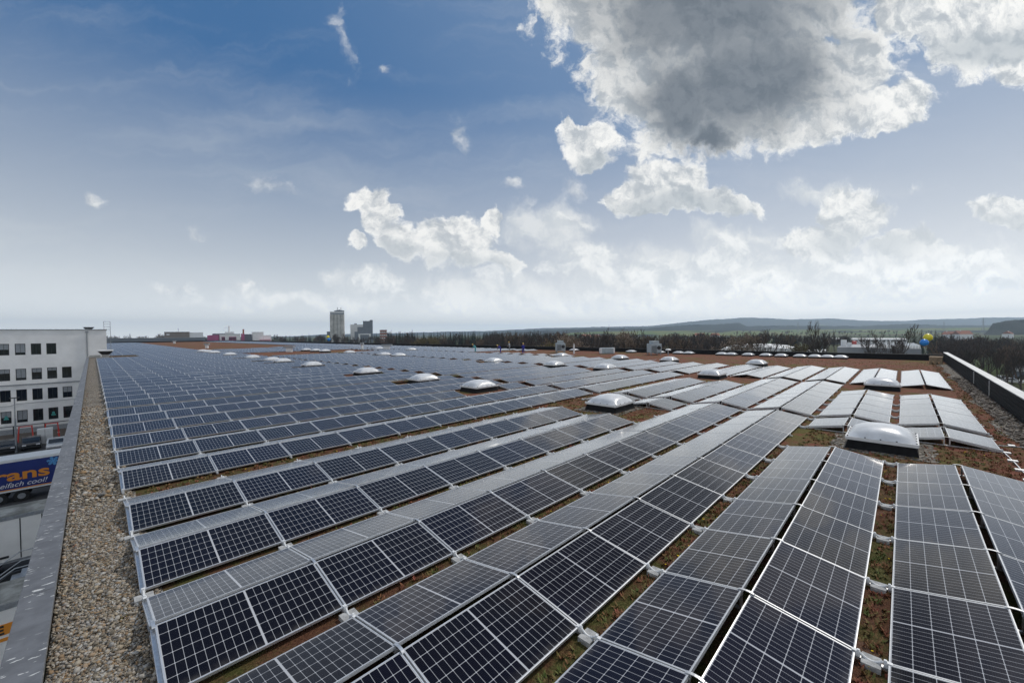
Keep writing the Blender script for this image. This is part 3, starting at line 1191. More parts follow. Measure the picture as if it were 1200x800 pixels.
# ordinal of a module along its own slope
for md in MODS:
    md['n'] = 0
byrow = {}
for md in MODS:
    byrow.setdefault((md['ty'], md['slope'], md['blk']), []).append(md)
for key, lst in byrow.items():
    lst.sort(key=lambda d: d['x'])
    for k, md in enumerate(lst):
        md['n'] = k + 1
where = {'A': 'from gravel strip', 'B': 'past first aisle', 'C': 'past second aisle', 'D': 'past third aisle'}
for md in NEAR:
    lb = '%s solar panel, %s %s, %s slope of %s ridge from right parapet' % (
        'dark' if md['slope'] == 'right' else 'greyish', ORD[md['n']], where[md['blk']], md['slope'], ORD[md['ord']])
    o = bpy.data.objects.new('solar_panel', None)
    o.empty_display_size = 0.3
    COL.objects.link(o)
    o.matrix_world = md['T'] @ Matrix.Rotation(random.gauss(0, R(.22)), 4, 'X') @ Matrix.Rotation(random.gauss(0, R(.16)), 4, 'Y')
    tag(o, lb, 'solar panel', 'solar panels in paired rows on the roof')
    link('frame', pframe, o)
    link('cell_face', pface, o)

# the rest of the field as one mass
fv = np.array([v.co[:] for v in pframe.vertices])
ff = [tuple(p.vertices) for p in pframe.polygons]
gv = np.array([v.co[:] for v in pface.vertices])[4:]
allv, allf, allm, alluv = [], [], [], []
off_ = 0
bvq = [(0, 0, 0), (PL, 0, 0), (PL, PWD, 0), (0, PWD, 0), (0, 0, TH), (PL, 0, TH), (PL, PWD, TH), (0, PWD, TH)]
w = 0.012
base_v = np.array(bvq + [(w, w, TH), (PL - w, w, TH), (PL - w, PWD - w, TH), (w, PWD - w, TH)])
base_f = [(3, 2, 1, 0), (0, 1, 5, 4), (1, 2, 6, 5), (2, 3, 7, 6), (3, 0, 4, 7), (4, 5, 9, 8), (5, 6, 10, 9), (6, 7, 11, 10), (7, 4, 8, 11), (8, 9, 10, 11)]
base_m = [2, 0, 0, 0, 0, 0, 0, 0, 0, 1]
for md in REST:
    T = np.array(md['T'])
    v = base_v @ T[:3, :3].T + T[:3, 3]
    allv.append(v)
    allf += [tuple(off_ + i for i in q) for q in base_f]
    allm += base_m
    for q in base_f:
        for i in q:
            alluv.append((base_v[i][0], base_v[i][1]))
    off_ += 12
me = bpy.data.meshes.new('solar_field')
me.from_pydata(np.concatenate(allv).tolist(), [], allf)
for q in ('frame', 'cells', 'backsheet'):
    me.materials.append(M[q])
me.polygons.foreach_set('material_index', allm)
uvl = me.uv_layers.new(name='UVMap')
uvl.data.foreach_set('uv', np.array(alluv, dtype=np.float32).ravel())
me.update()
fld = stuff(link('solar_field', me))
tag(fld, 'remaining rows of solar panels stretching away to the far parapet', 'solar field')

# ------------------------------------------------------------------ mounting racks at every joint
ST, CT = math.sin(TILT), math.cos(TILT)
RH = PWD * ST


def rack_meshes():
    """local: y 0 = front low edge, TW = back low edge, z 0 = roof"""
    lz = LZ - RZ
    rail = MB()
    rail.box(-0.022, 0.022, -0.10, TW + 0.10, 0.022, 0.05)
    # inclined bearers under the frames, just below the modules
    for sgn in (0, 1):
        pts = [(0.0, lz - TH - 0.004), (PWD * CT, lz - TH - 0.004 + RH), (PWD * CT, lz - TH - 0.034 + RH), (0.0, lz - TH - 0.034)]
        if sgn:
            pts = [(TW - a, z) for a, z in pts]
        rail.prism(pts, 'x', -0.03, 0.03)
    post, post2 = MB(), MB()
    post.box(-0.02, 0.02, TW / 2 - 0.075, TW / 2 - 0.045, 0.051, lz - TH - 0.036 + RH)
    post2.box(-0.02, 0.02, TW / 2 + 0.045, TW / 2 + 0.075, 0.051, lz - TH - 0.036 + RH)
    cap = MB()
    arc = []
    z0 = lz + RH
    for k in range(9):
        t = math.pi * k / 8
        arc.append((TW / 2 - 0.095 * math.cos(t), z0 - 0.012 + 0.022 * math.sin(t)))
    for k in range(8):
        (y0, a0), (y1, a1) = arc[k], arc[k + 1]
        cap.v += [(-0.017, y0, a0), (0.017, y0, a0), (0.017, y1, a1), (-0.017, y1, a1), (-0.017, y0, a0 + .008), (0.017, y0, a0 + .008), (0.017, y1, a1 + .008), (-0.017, y1, a1 + .008)]
        b0 = 8 * k
        for q in ((3, 2, 1, 0), (4, 5, 6, 7), (0, 1, 5, 4), (1, 2, 6, 5), (2, 3, 7, 6), (3, 0, 4, 7)):
            cap.f.append(tuple(b0 + i for i in q))
            cap.mi.append(0)
    clampF = MB()
    clampF.box(-0.02, 0.02, -0.045, -0.003, 0.051, lz + 0.010)
    clampF.box(-0.02, 0.02, -0.0029, 0.025, lz + 0.003, lz + 0.010)
    clampF.box(-0.012, 0.012, -0.042, -0.018, lz + 0.0125, lz + 0.024)
    clampB = MB()
    clampB.box(-0.02, 0.02, TW + 0.003, TW + 0.045, 0.051, lz + 0.010)
    clampB.box(-0.02, 0.02, TW - 0.025, TW + 0.0029, lz + 0.003, lz + 0.010)
    clampB.box(-0.012, 0.012, TW + 0.018, TW + 0.042, lz + 0.0125, lz + 0.024)
    blk = MB()
    blk.box(-0.10, 0.10, TW + 0.062, TW + 0.225, 0.0, 0.06)
    bar = MB()
    pts = []
    for k in range(7):
        t = k / 6
        pts.append((0, TW + 0.05 + t * 0.19, lz - 0.005 - 0.045 * math.sin(math.pi * t)))
    bar.tube(pts, 0.013, 6)
    return [('base_rail', rail.mesh('base_rail', M['alu'])), ('ridge_post', post.mesh('ridge_post', M['alu'])), ('ridge_post', post2.mesh('ridge_post', M['alu'])), ('ridge_cap', cap.mesh('ridge_cap', M['alu'])),
            ('end_clamp', clampF.mesh('end_clamp', M['white_metal'])), ('end_clamp', clampB.mesh('end_clamp', M['white_metal'])),
            ('ballast_block', blk.mesh('ballast_block', M['concrete'])), ('cross_bar', bar.mesh('cross_bar', M['white_metal']))]


RM = rack_meshes()
for nme, me_ in RM:
    fix_normals(me_)
have = {}
for md in MODS:
    have.setdefault((md['ty'], md['blk']), set()).add(md['i'])
JOINTS = []
seen = {}
for (ty, ordn, grp) in TENTS:
    for (bn, bx, bp, nb) in BLOCKS:
        s_ = have.get((ty, bn), set())
        k = 0
        for j in range(nb + 1):
            if j in s_ or (j - 1) in s_:
                k += 1
                x = bx + bp * j - (bp - PL) / 2
                if (j - 1) not in s_:
                    x = bx + bp * j - 0.012
                if j not in s_:
                    x = bx + bp * (j - 1) + PL + 0.012
                p = project((x, ty + TW / 2, LZ))
                dist = math.hypot(x, ty)
                JOINTS.append((dist, x, ty, ordn, bn, k, p))
JOINTS.sort()
vis = [q for q in JOINTS if q[6] is not None and -60 < q[6][0] < 1260 and q[6][1] < 900]
near_j = vis[:150]
far_j = vis[150:]
for (dist, x, ty, ordn, bn, k, p) in near_j:
    lb = 'aluminium rack at %s panel joint %s, under %s ridge from right parapet' % (ORD[k], where[bn], ORD[ordn])
    o = empty('mounting_rack', (x, ty, RZ), lb, 'mounting rack', 'aluminium racks under the panel joints')
    for nme, me_ in RM:
        link(nme, me_, o)
fm = MB()
lz = LZ - RZ
for (dist, x, ty, ordn, bn, k, p) in far_j:
    if dist > 130:
        continue
    for (ya, yb) in ((ty - 0.05, ty + 0.02), (ty + TW - 0.02, ty + TW + 0.05)):
        fm.box(x - 0.03, x + 0.03, ya, yb, RZ + 0.02, LZ + 0.012)
    fm.box(x - 0.025, x + 0.025, ty + TW / 2 - 0.09, ty + TW / 2 + 0.09, LZ + RH, LZ + RH + 0.015)
o = stuff(build('far_racks', fm, M['white_metal']))
tag(o, 'white clamps and caps of the racks in the distant panel rows', 'rack mass')

# ------------------------------------------------------------------ pebbles, sedum tufts, dandelions
ico_v = []
ico = [(-1, 1.618, 0), (1, 1.618, 0), (-1, -1.618, 0), (1, -1.618, 0), (0, -1, 1.618), (0, 1, 1.618), (0, -1, -1.618), (0, 1, -1.618), (1.618, 0, -1), (1.618, 0, 1), (-1.618, 0, -1), (-1.618, 0, 1)]
IV = np.array(ico) / 1.902
IF = np.array([(0, 11, 5), (0, 5, 1), (0, 1, 7), (0, 7, 10), (0, 10, 11), (1, 5, 9), (5, 11, 4), (11, 10, 2), (10, 7, 6), (7, 1, 8), (3, 9, 4), (3, 4, 2), (3, 2, 6), (3, 6, 8), (3, 8, 9), (4, 9, 5), (2, 4, 11), (6, 2, 10), (8, 6, 7), (9, 8, 1)])


def pebble_field(name, boxes, dens, size, mt, z):
    V, Fc = [], []
    nv = 0
    for (x0, x1, y0, y1) in boxes:
        n = int((x1 - x0) * (y1 - y0) * dens)
        px = RNG.uniform(x0, x1, n)
        py = RNG.uniform(y0, y1, n)
        sz = size * RNG.lognormal(0, 0.35, n)
        a = RNG.uniform(0, 6.28, n)
        el = RNG.uniform(0.55, 1.0, n)
        fl = RNG.uniform(0.4, 0.75, n)
        zz = z + RNG.uniform(-0.2, 0.9, n) * sz
        tx, ty = RNG.normal(0, 0.3, n), RNG.normal(0, 0.3, n)
        vv_ = IV[None] * (1 + RNG.normal(0, 0.09, (n, 12, 1)))
        X = vv_[:, :, 0] * sz[:, None]
        Y = vv_[:, :, 1] * (sz * el)[:, None]
        Z = vv_[:, :, 2] * (sz * fl)[:, None] + X * tx[:, None] + Y * ty[:, None]
        c_, s_ = np.cos(a)[:, None], np.sin(a)[:, None]
        P = np.stack([X * c_ - Y * s_ + px[:, None], X * s_ + Y * c_ + py[:, None], Z + zz[:, None]], -1)
        V.append(P.reshape(-1, 3))
        Fc.append((IF[None] + (np.arange(n) * 12)[:, None, None] + nv).reshape(-1, 3))
        nv += n * 12
    V = np.concatenate(V)
    Fc = np.concatenate(Fc)
    me = bpy.data.meshes.new(name)
    me.vertices.add(len(V))
    me.vertices.foreach_set('co', V.ravel())
    me.loops.add(Fc.size)
    me.loops.foreach_set('vertex_index', Fc.ravel())
    me.polygons.add(len(Fc))
    me.polygons.foreach_set('loop_start', np.arange(0, Fc.size, 3))
    me.polygons.foreach_set('use_smooth', np.ones(len(Fc), dtype=bool))
    me.update(calc_edges=True)
    me.materials.append(mt)
    return stuff(link(name, me))


o = pebble_field('loose_gravel', [(PW1 + 0.01, 0.58, 4.5, 12.5)], 3000, 0.0145, M['pebble'], RZ + 0.012)
tag(o, 'rounded river pebbles filling the strip beside the parapet', 'gravel')
o = pebble_field('loose_gravel', [(PW1 + 0.01, 0.56, 12.5, 30)], 520, 0.026, M['pebble'], RZ + 0.012)
tag(o, 'finer looking pebbles further along the parapet strip', 'gravel')

o = pebble_field('loose_gravel', [(7, 44, -3.22, -2.85), (7, 44, -3.0, -2.6)], 110, 0.040, M['pebble_grey'], RZ + 0.012)
tag(o, 'coarse grey gravel along the foot of the black right parapet', 'gravel')
bare = []       # open ground where plants show: (x0,x1,y0,y1,density)
for k in range(0, 5):
    yv = 0.36 + 2.41 * k - (2.41 - TW)
    bare.append((2.5 if k > 0 else 5, 15 if k not in (2,) else 20, yv + 0.03, 0.36 + 2.41 * k - 0.03, 110))
bare += [(0.8, 20, 12.15, 12.85, 60), (14.8, 18, -2.0, 2.4, 55), (14.8, 20, 7.7, 12.0, 50), (14.8, 22, -2.5, -1.2, 40), (18.2, 22, 7.7, 9.9, 40), (20, 60, -2.6, -2.05, 25), (18, 20.7, -2, 12, 25), (-0.40, -0.25, 5, 40, 5), (0.2, 0.6, 5, 40, 2), (20, 60, -3.1, -2.5, 4), (47, 62, -2, 14, 4)]


def tufts(boxes):
    V, Fc = [], []
    nv = 0
    for (x0, x1, y0, y1, dens) in boxes:
        n = int((x1 - x0) * (y1 - y0) * dens)
        for _ in range(n):
            cx, cy = random.uniform(x0, x1), random.uniform(y0, y1)
            if any(abs(cx - dx) < DSX / 2 + .1 and abs(cy - dy) < DSY / 2 + .1 for dx, dy in DOMES[:2]):
                continue
            h = random.uniform(0.02, 0.06)
            for q in range(random.randint(4, 8)):
                a = random.uniform(0, 6.28)
                l = random.uniform(0.02, 0.055)
                wd = random.uniform(0.008, 0.018)
                bx_, by_ = cx + random.gauss(0, .02), cy + random.gauss(0, .02)
                dx, dy = math.cos(a) * l, math.sin(a) * l
                nx_, ny_ = -math.sin(a) * wd, math.cos(a) * wd
                V += [(bx_ - nx_, by_ - ny_, RZ + .002), (bx_ + nx_, by_ + ny_, RZ + .002), (bx_ + dx + nx_ * .4, by_ + dy + ny_ * .4, RZ + h), (bx_ + dx - nx_ * .4, by_ + dy - ny_ * .4, RZ + h * .9)]
                Fc.append((nv, nv + 1, nv + 2, nv + 3))
                nv += 4
    me = bpy.data.meshes.new('sedum_tufts')
    me.from_pydata(V, [], Fc)
    me.materials.append(M['leaf'])
    return stuff(link('sedum_tufts', me))


tag(tufts(bare), 'low red and green sedum growing between the panel rows', 'sedum')


def flower_mesh():
    head = MB()
    for q in range(9):
        a = 2 * math.pi * q / 9
        c_, s_ = math.cos(a), math.sin(a)
        head.poly([(0, 0, .062), (c_ * .016 - s_ * .007, s_ * .016 + c_ * .007, .070), (c_ * .026, s_ * .026, .067), (c_ * .016 + s_ * .007, s_ * .016 - c_ * .007, .070)])
    stem = MB().tube([(0, 0, 0), (.004, .002, .03), (0, 0, .062)], 0.003, 5)
    return head.mesh('petals', M['flower']), stem.mesh('stem', M['leaf'])


fh, fs = flower_mesh()
spots = []
for k, n in ((0, 14), (1, 8), (2, 5), (3, 5)):
    yv = 0.36 + 2.41 * k - 0.14
    for _ in range(n):
        spots.append((random.uniform(4.5, 14.5), yv + random.uniform(-0.09, 0.09)))
for _ in range(16):
    spots.append((random.uniform(15.5, 19.5), random.uniform(-2.6, -1.0)))
for _ in range(6):
    spots.append((random.uniform(2, 13), random.uniform(12.3, 12.8)))
for (x, yv) in spots:
    o = empty('dandelion', (x, yv, RZ), 'small yellow dandelion flowering in the sedum near the panel rows', 'flower', 'yellow dandelions on the planted roof')
    o.rotation_euler = (random.uniform(-.2, .2), random.uniform(-.2, .2), random.uniform(0, 6))
    s = random.uniform(0.5, 0.95)
    o.scale = (s, s, s)
    link('petals', fh, o)
    link('stem', fs, o)

# lightning conductor cables lying on the plant bed
cb = MB().tube([(18.6, -2.10, RZ + .03), (17.0, -2.16, RZ + .03), (14.5, -2.2, RZ + .03)], 0.012, 6)
for x in (18.2, 17.2, 16.2, 15.2):
    cb.box(x - .07, x + .07, -2.24, -2.06, RZ + .0, RZ + .05)
tag(build('conductor_cable', cb, M['alu']), 'thin metal lightning conductor on small feet beside the last right panel', 'cable')
cb = MB().tube([(19.2, -2.12, RZ + .03), (19.4, -2.7, RZ + .03), (19.5, -3.25, RZ + .03)], 0.012, 6)
for yv in (-2.4, -2.9):
    cb.box(19.33, 19.49, yv - .07, yv + .07, RZ, RZ + .05)
tag(build('conductor_cable', cb, M['alu']), 'thin metal conductor crossing grey gravel to the right parapet', 'cable')

# ------------------------------------------------------------------ roof plant
def hvac(px, depth, wd, ht, label):
    x, y = far(px, depth)
    o = empty('ventilation_unit', (x, y, RZ), label, 'ventilation unit', 'ventilation units near the far parapet', rz=YAW - math.pi / 2)
    b = MB().box(-wd / 2, wd / 2, -0.9, 0.9, 0.35, ht)
    b.box(-wd * .3, wd * .3, -0.8, 0.8, ht + 0.002, ht * 1.25)
    build('casing', b, M['hvac'], o, bevel=0.03)
    b = MB()
    for sx in (-1, 1):
        for sy in (-1, 1):
            b.box(sx * (wd / 2 - .12) - .06, sx * (wd / 2 - .12) + .06, sy * .75 - .06, sy * .75 + .06, 0, 0.349)
    build('support_frame', b, M['grey_metal'], o)
    b = MB()
    for k in range(6):
        b.box(-wd * .42, wd * .05, -0.93, -0.902, 0.5 + k * (ht - .75) / 6, 0.58 + k * (ht - .75) / 6)
    build('louvre', b, M['dark_metal'], o)
    b = MB().tube([(wd * .25, -0.96, ht * .65), (wd * .25, -0.902, ht * .65)], 0.3, 16)
    build('fan_grille', b, M['dark_metal'], o)
    return o


hvac(656.5, 72.5, 1.6, 1.75, 'blue grey ventilation unit left of the slim white pole')
hvac(766.5, 63, 1.7, 1.75, 'blue grey ventilation unit furthest right near far parapet')
x, y = far(711, 68)
o = empty('air_handling_box', (x, y, RZ), 'pale boxy air unit between the two blue grey ventilation units', 'air unit', rz=YAW - math.pi / 2)
build('casing', MB().box(-0.95, 0.95, -0.6, 0.6, 0.12, 0.98), M['hvac'], o, bevel=0.02)
build('end_panel', MB().box(-1.15, -0.952, -0.6, 0.6, 0.12, 0.92), M['white_metal'], o)
build('end_panel', MB().box(0.952, 1.2, -0.6, 0.6, 0.12, 1.0), M['white_metal'], o)
build('base_frame', MB().box(-1.1, 1.1, -0.5, 0.5, 0, 0.118), M['grey_metal'], o)
x, y = far(672.5, 69)
o = empty('flue_pipe', (x, y, RZ), 'slim pale flue pipe standing right of the left ventilation unit', 'flue')
build('pipe', MB().tube([(0, 0, 0), (0, 0, 1.5)], 0.14, 12), M['white_metal'], o, smooth=False)
build('cap', MB().lathe([(0.14, 1.502), (0.2, 1.54), (0.2, 1.58), (0.02, 1.66)], n=12), M['grey_metal'], o)
x, y = far(783, 62)
o = empty('vent_hood', (x, y, RZ), 'small white mushroom vent on a thin stem right of the ventilation unit', 'vent')
build('stem', MB().tube([(0, 0, 0), (0, 0, 0.72)], 0.09, 10), M['grey_metal'], o)
build('hood', MB().lathe([(0.1, 0.722), (0.42, 0.74), (0.42, 0.86), (0.2, 0.97), (0.03, 0.99)], n=16), M['white_metal'], o)


def tvent(px, depth, label, w=1.1, h=1.15):
    x, y = far(px, depth)
    o = empty('roof_vent', (x, y, RZ), label, 'vent', 'pale vents on the distant roof', rz=YAW - math.pi / 2)
    build('stack', MB().box(-w * .28, w * .28, -.25, .25, 0, h * .72), M['white_metal'], o)
    build('hood', MB().box(-w / 2, w / 2, -.4, .4, h * .722, h), M['grey_metal'], o, bevel=0.03)


tvent(338.5, 88, 'pale T-shaped roof vent on the brown bed left of the rooflights', 2.2, 1.25)
tvent(242, 120, 'pale square roof vent on the brown planted bed', 1.3, 1.4)
tvent(204, 205, 'small pale roof vent near the brown hall', 1.6, 1.5)
tvent(424, 95, 'slender grey roof vent in front of the mill buildings', 0.7, 1.7)
tvent(453, 93, 'wide grey roof vent in front of the brick block', 2.4, 1.3)
# mushroom vent at the white office block
o = empty('exhaust_vent', (1.55, 99.2, RZ), 'square exhaust vent with white lid beside the office block', 'vent')
build('shaft', MB().box(-0.45, 0.45, -0.45, 0.45, 0, 0.62), M['concrete'], o)
b = MB()
b.v += [(-.5, -.5, .622), (.5, -.5, .622), (.5, .5, .622), (-.5, .5, .622), (-.95, -.8, 1.15), (.95, -.8, 1.15), (.95, .8, 1.15), (-.95, .8, 1.15)]
b.f += [(3, 2, 1, 0), (4, 5, 6, 7), (0, 1, 5, 4), (1, 2, 6, 5), (2, 3, 7, 6), (3, 0, 4, 7)]
b.mi += [0] * 6
build('funnel', b, M['dark_metal'], o)
build('lid', MB().box(-.97, .97, -.82, .82, 1.153, 1.42), M['white_metal'], o, bevel=0.05)
# pallet box by the corner of the parapets
x, y = 60.5, -2.45
o = empty('timber_crate', (x, y, RZ), 'pale timber crate in the corner of the two black parapets', 'crate', rz=R(-6))
b = MB()
for k in range(3):
    b.box(-.6, .6, -.45, .45, .22 + k * .17, .22 + k * .17 + .14)
for yy in (-.41, 0, .41):
    b.box(-.62, .62, yy - .05, yy + .05, .14, .72)
build('slatted_box', b, M['wood'], o)
b = MB()
for yy in (-.36, 0, .36):
    b.box(-.58, .58, yy - .09, yy + .09, 0, .138)
build('skid', b, M['wood'], o)
build('lid', MB().box(-.64, .64, -.49, .49, .723, .76), M['wood'], o)


# ------------------------------------------------------------------ people on the roof
def person(px, depth, label, work, facing, pose):
    x, y = far(px, depth)
    o = empty('person', (x, y, RZ), label, 'person', rz=facing)
    # joints of a standing or stooping figure
    st = pose == 'stoop'
    pel = Vector((0, 0, 0.93))
    ch = Vector((0, 0.10 if not st else 0.30, 1.28 if not st else 1.18))
    nk = ch + (Vector((0, 0.02, 0.20)) if not st else Vector((0, 0.16, 0.10)))
    hd = nk + (Vector((0, 0.03, 0.20)) if not st else Vector((0, 0.12, 0.10)))
    V, Ed, Rd = [], [], []

    def add(p, r, pa=None):
        V.append(tuple(p))
        Rd.append(r)
        if pa is not None:
            Ed.append((pa, len(V) - 1))
        return len(V) - 1
    ip = add(pel, .15)
    ic = add(ch, .17, ip)
    in_ = add(nk, .065, ic)
    ih = add(hd - Vector((0, 0, .06)), .085, in_)
    add(hd + Vector((0, 0, .05)), .095, ih)
    for sx in (-1, 1):
        sh = add(ch + Vector((.20 * sx, 0, .12)), .075, ic)
        el = add(ch + Vector((.27 * sx, .06, -.15)), .055, sh)
        wr = add(ch + Vector((.22 * sx, .26, -.32 if not st else -.40)), .04, el)
        hn = add(ch + Vector((.20 * sx, .34, -.37 if not st else -.46)), .042, wr)
        for f in range(4):
            add(ch + Vector(((.20 - .03 + .02 * f) * sx, .42, (-.40 if not st else -.49) - .01 * f)), .011, hn)
        add(ch + Vector((.14 * sx, .37, -.36 if not st else -.44)), .012, hn)
        hp = add(pel + Vector((.10 * sx, 0, -.08)), .105, ip)
        kn = add(pel + Vector((.12 * sx, .06 if sx > 0 else .02, -.46)), .075, hp)
        an = add(pel + Vector((.13 * sx, 0, -.85)), .05, kn)
        add(pel + Vector((.14 * sx, .14, -.885)), .045, an)

    def skin(name, idx, grow, mt, par):
        mp = {j: i for i, j in enumerate(idx)}
        me = bpy.data.meshes.new(name)
        me.from_pydata([V[j] for j in idx], [(mp[a], mp[b_]) for a, b_ in Ed if a in mp and b_ in mp], [])
        ob = link(name, me, par)
        sk = ob.modifiers.new('skin', 'SKIN')
        ly = me.skin_vertices[0] if me.skin_vertices else None
        if ly is None:
            me.attributes.new('skin', 'FLOAT2', 'POINT')
        for i, j in enumerate(idx):
            r_ = Rd[j] * grow
            me.skin_vertices[0].data[i].radius = (r_, r_)
        me.skin_vertices[0].data[0].use_root = True
        sb = ob.modifiers.new('sub', 'SUBSURF')
        sb.levels = sb.render_levels = 1
        me.materials.append(mt)
        return ob
    try:
        import bmesh

        def ensure(me):
            bm = bmesh.new()
            bm.from_mesh(me)
            bm.verts.layers.skin.verify()
            bm.to_mesh(me)
            bm.free()
        old = bpy.data.meshes.new

        def skin2(name, idx, grow, mt, par):
            mp = {j: i for i, j in enumerate(idx)}
            me = bpy.data.meshes.new(name)
            me.from_pydata([V[j] for j in idx], [(mp[a], mp[b_]) for a, b_ in Ed if a in mp and b_ in mp], [])
            ensure(me)
            for i, j in enumerate(idx):
                r_ = Rd[j] * grow
                me.skin_vertices[0].data[i].radius = (r_, r_)
            me.skin_vertices[0].data[0].use_root = True
            ob = link(name, me, par)
            ob.modifiers.new('skin', 'SKIN')
            sb = ob.modifiers.new('sub', 'SUBSURF')
            sb.levels = sb.render_levels = 1
            me.materials.append(mt)
            return ob
        allidx = list(range(len(V)))
        skin2('body', allidx, 0.94, M['skin'], o)
        hands = set()
        cl = [j for j in allidx if j not in (3, 4)]
        # drop fingers and hands from the clothing
        cl = [j for j in cl if Rd[j] not in (.011, .012, .042)]
        skin2('overalls', cl, 1.10, work, o)
    except Exception as ex:
        print('person', ex)
    hb = MB().lathe([(.135, 0), (.125, .05), (.095, .10), (.04, .13), (.01, .135)], hd.x, hd.y, hd.z + .075, n=14)
    hb.box(hd.x - .08, hd.x + .08, hd.y + .10, hd.y + .19, hd.z + .072, hd.z + .088)
    build('hard_hat', hb, M['helmet'], o, smooth=False)
    return o


person(586.5, 72.0, 'person in royal blue overalls and yellow helmet bending over the panels', M['blue_work'], 0.6, 'stoop')
person(604.5 + 8.5, 70.5, 'person in dark blue workwear standing at the left end of the brown strip', M['blue_work'], -0.8, 'stand')
person(557, 79, 'person in pale teal jacket leaning over by the far parapet', M['teal_work'], 1.2, 'stoop')
person(597, 84, 'person with yellow helmet far behind the two blue workers', M['grey_metal'], 0.3, 'stand')


# ------------------------------------------------------------------ balloons
def balloon(px, py, depth, dia, mt, label, tether):
    x, y = far(px, depth)
    z = height_at(px, py, depth)
    o = empty('balloon', (x, y, z), label, 'balloon')
    r = dia / 2
    prof = [(r * .06, -r * 1.16), (r * .12, -r * 1.08), (r * .42, -r * .9)]
    for k in range(1, 14):
        t = -math.pi / 2 + .55 + (math.pi - .55) * k / 14
        prof.append((r * math.cos(t), r * math.sin(t)))
    prof.append((r * .02, r))
    build('envelope', MB().lathe(prof, n=28), mt, o, smooth=True)
    build('neck', MB().lathe([(r * .05, -r * 1.16), (r * .11, -r * 1.2), (r * .13, -r * 1.27)], n=10), M['red_paint'], o)
    build('tether', MB().tube([(0, 0, -r * 1.25), (tether[0] * .5, tether[1] * .5, (-r * 1.25 + tether[2]) * .55), tether], 0.008, 4), M['white_metal'], o)


balloon(1087.5, 395.3, 66, 1.18, M['balloon_y'], 'round yellow balloon floating above the far parapet corner', (0.8, 0.4, -3.0))
balloon(1083.2, 401.2, 65, 1.10, M['balloon_b'], 'round blue balloon just below the yellow balloon', (0.6, -0.4, -2.2))
balloon(384.3, 394.6, 170, 1.2, M['balloon_y'], 'tiny yellow balloon left of the silo tower', (0.3, 0.2, -4.0))
balloon(385.2, 397.6, 168, 1.3, M['balloon_b'], 'tiny blue balloon at the foot of silo tower', (0.3, 0.2, -3.0))

# ------------------------------------------------------------------ white office block
BY = 104.0
ob = empty('office_building', (-15, BY + 6, 0), 'white office building with rows of square dark windows at left', 'office building')
ZT = CZ + 1.28


def opart(name, mb, mt, parent=None, **k):
    o = build(name, mb, mt, parent=parent or ob, **k)
    if parent is None:
        o.location = (15, -BY - 6, 0)
    return o


XR = 1.82
# window openings
cols = [-2.68 - 1.16 + 0.0 - 2.56 * k for k in range(9)]       # left edges
WW = 1.12
rows_z = [(CZ - 13.85, CZ - 11.85), (CZ - 10.35, CZ - 8.45), (CZ - 6.95, CZ - 5.05), (CZ - 2.80, CZ - 0.95)]
wx = [-3.71 - 1.69 * k for k in range(11)]
openings = []
for ri, (z0, z1) in enumerate(rows_z):
    for k, x in enumerate(wx):
        if ri == 3 and k == 0:
            continue
        openings.append((x, x + WW, z0, z1, ri, k))
# wall as a grid with the openings left out
xs = sorted(set([-28.0, XR] + [v for q in openings for v in q[:2]]))
zs = sorted(set([0.0, ZT] + [v for q in openings for v in q[2:4]]))
wm = MB()
T_ = 0.3
for i in range(len(xs) - 1):
    for j in range(len(zs) - 1):
        xa, xb, za, zb = xs[i], xs[i + 1], zs[j], zs[j + 1]
        if any(q[0] <= xa and xb <= q[1] and q[2] <= za and zb <= q[3] for q in openings):
            continue
        wm.poly([(xa, BY, za), (xb, BY, za), (xb, BY, zb), (xa, BY, zb)])
for (xa, xb, za, zb, ri, k) in openings:
    wm.poly([(xa, BY, za), (xa, BY, zb), (xa, BY + T_, zb), (xa, BY + T_, za)])
    wm.poly([(xb, BY, za), (xb, BY + T_, za), (xb, BY + T_, zb), (xb, BY, zb)])
    wm.poly([(xa, BY, zb), (xb, BY, zb), (xb, BY + T_, zb), (xa, BY + T_, zb)])
    wm.poly([(xa, BY, za), (xa, BY + T_, za), (xb, BY + T_, za), (xb, BY, za)])
wm.poly([(XR, BY, 0), (XR, BY + 14, 0), (XR, BY + 14, ZT), (XR, BY, ZT)])
wm.poly([(-28, BY, 0), (-28, BY, ZT), (-28, BY + 14, ZT), (-28, BY + 14, 0)])
wm.poly([(-28, BY + 14, 0), (-28, BY + 14, ZT), (XR, BY + 14, ZT), (XR, BY + 14, 0)])
opart('wall', wm, M['white_wall'])
opart('roof', MB().box(-28.1, XR + 0.1, BY - 0.1, BY + 14.1, ZT + 0.002, ZT + 0.12), M['grey_metal'])
opart('ledge', MB().box(-28.05, -0.95, BY - 0.09, BY - 0.002, CZ - 7.78, CZ - 7.58), M['grey_metal'])
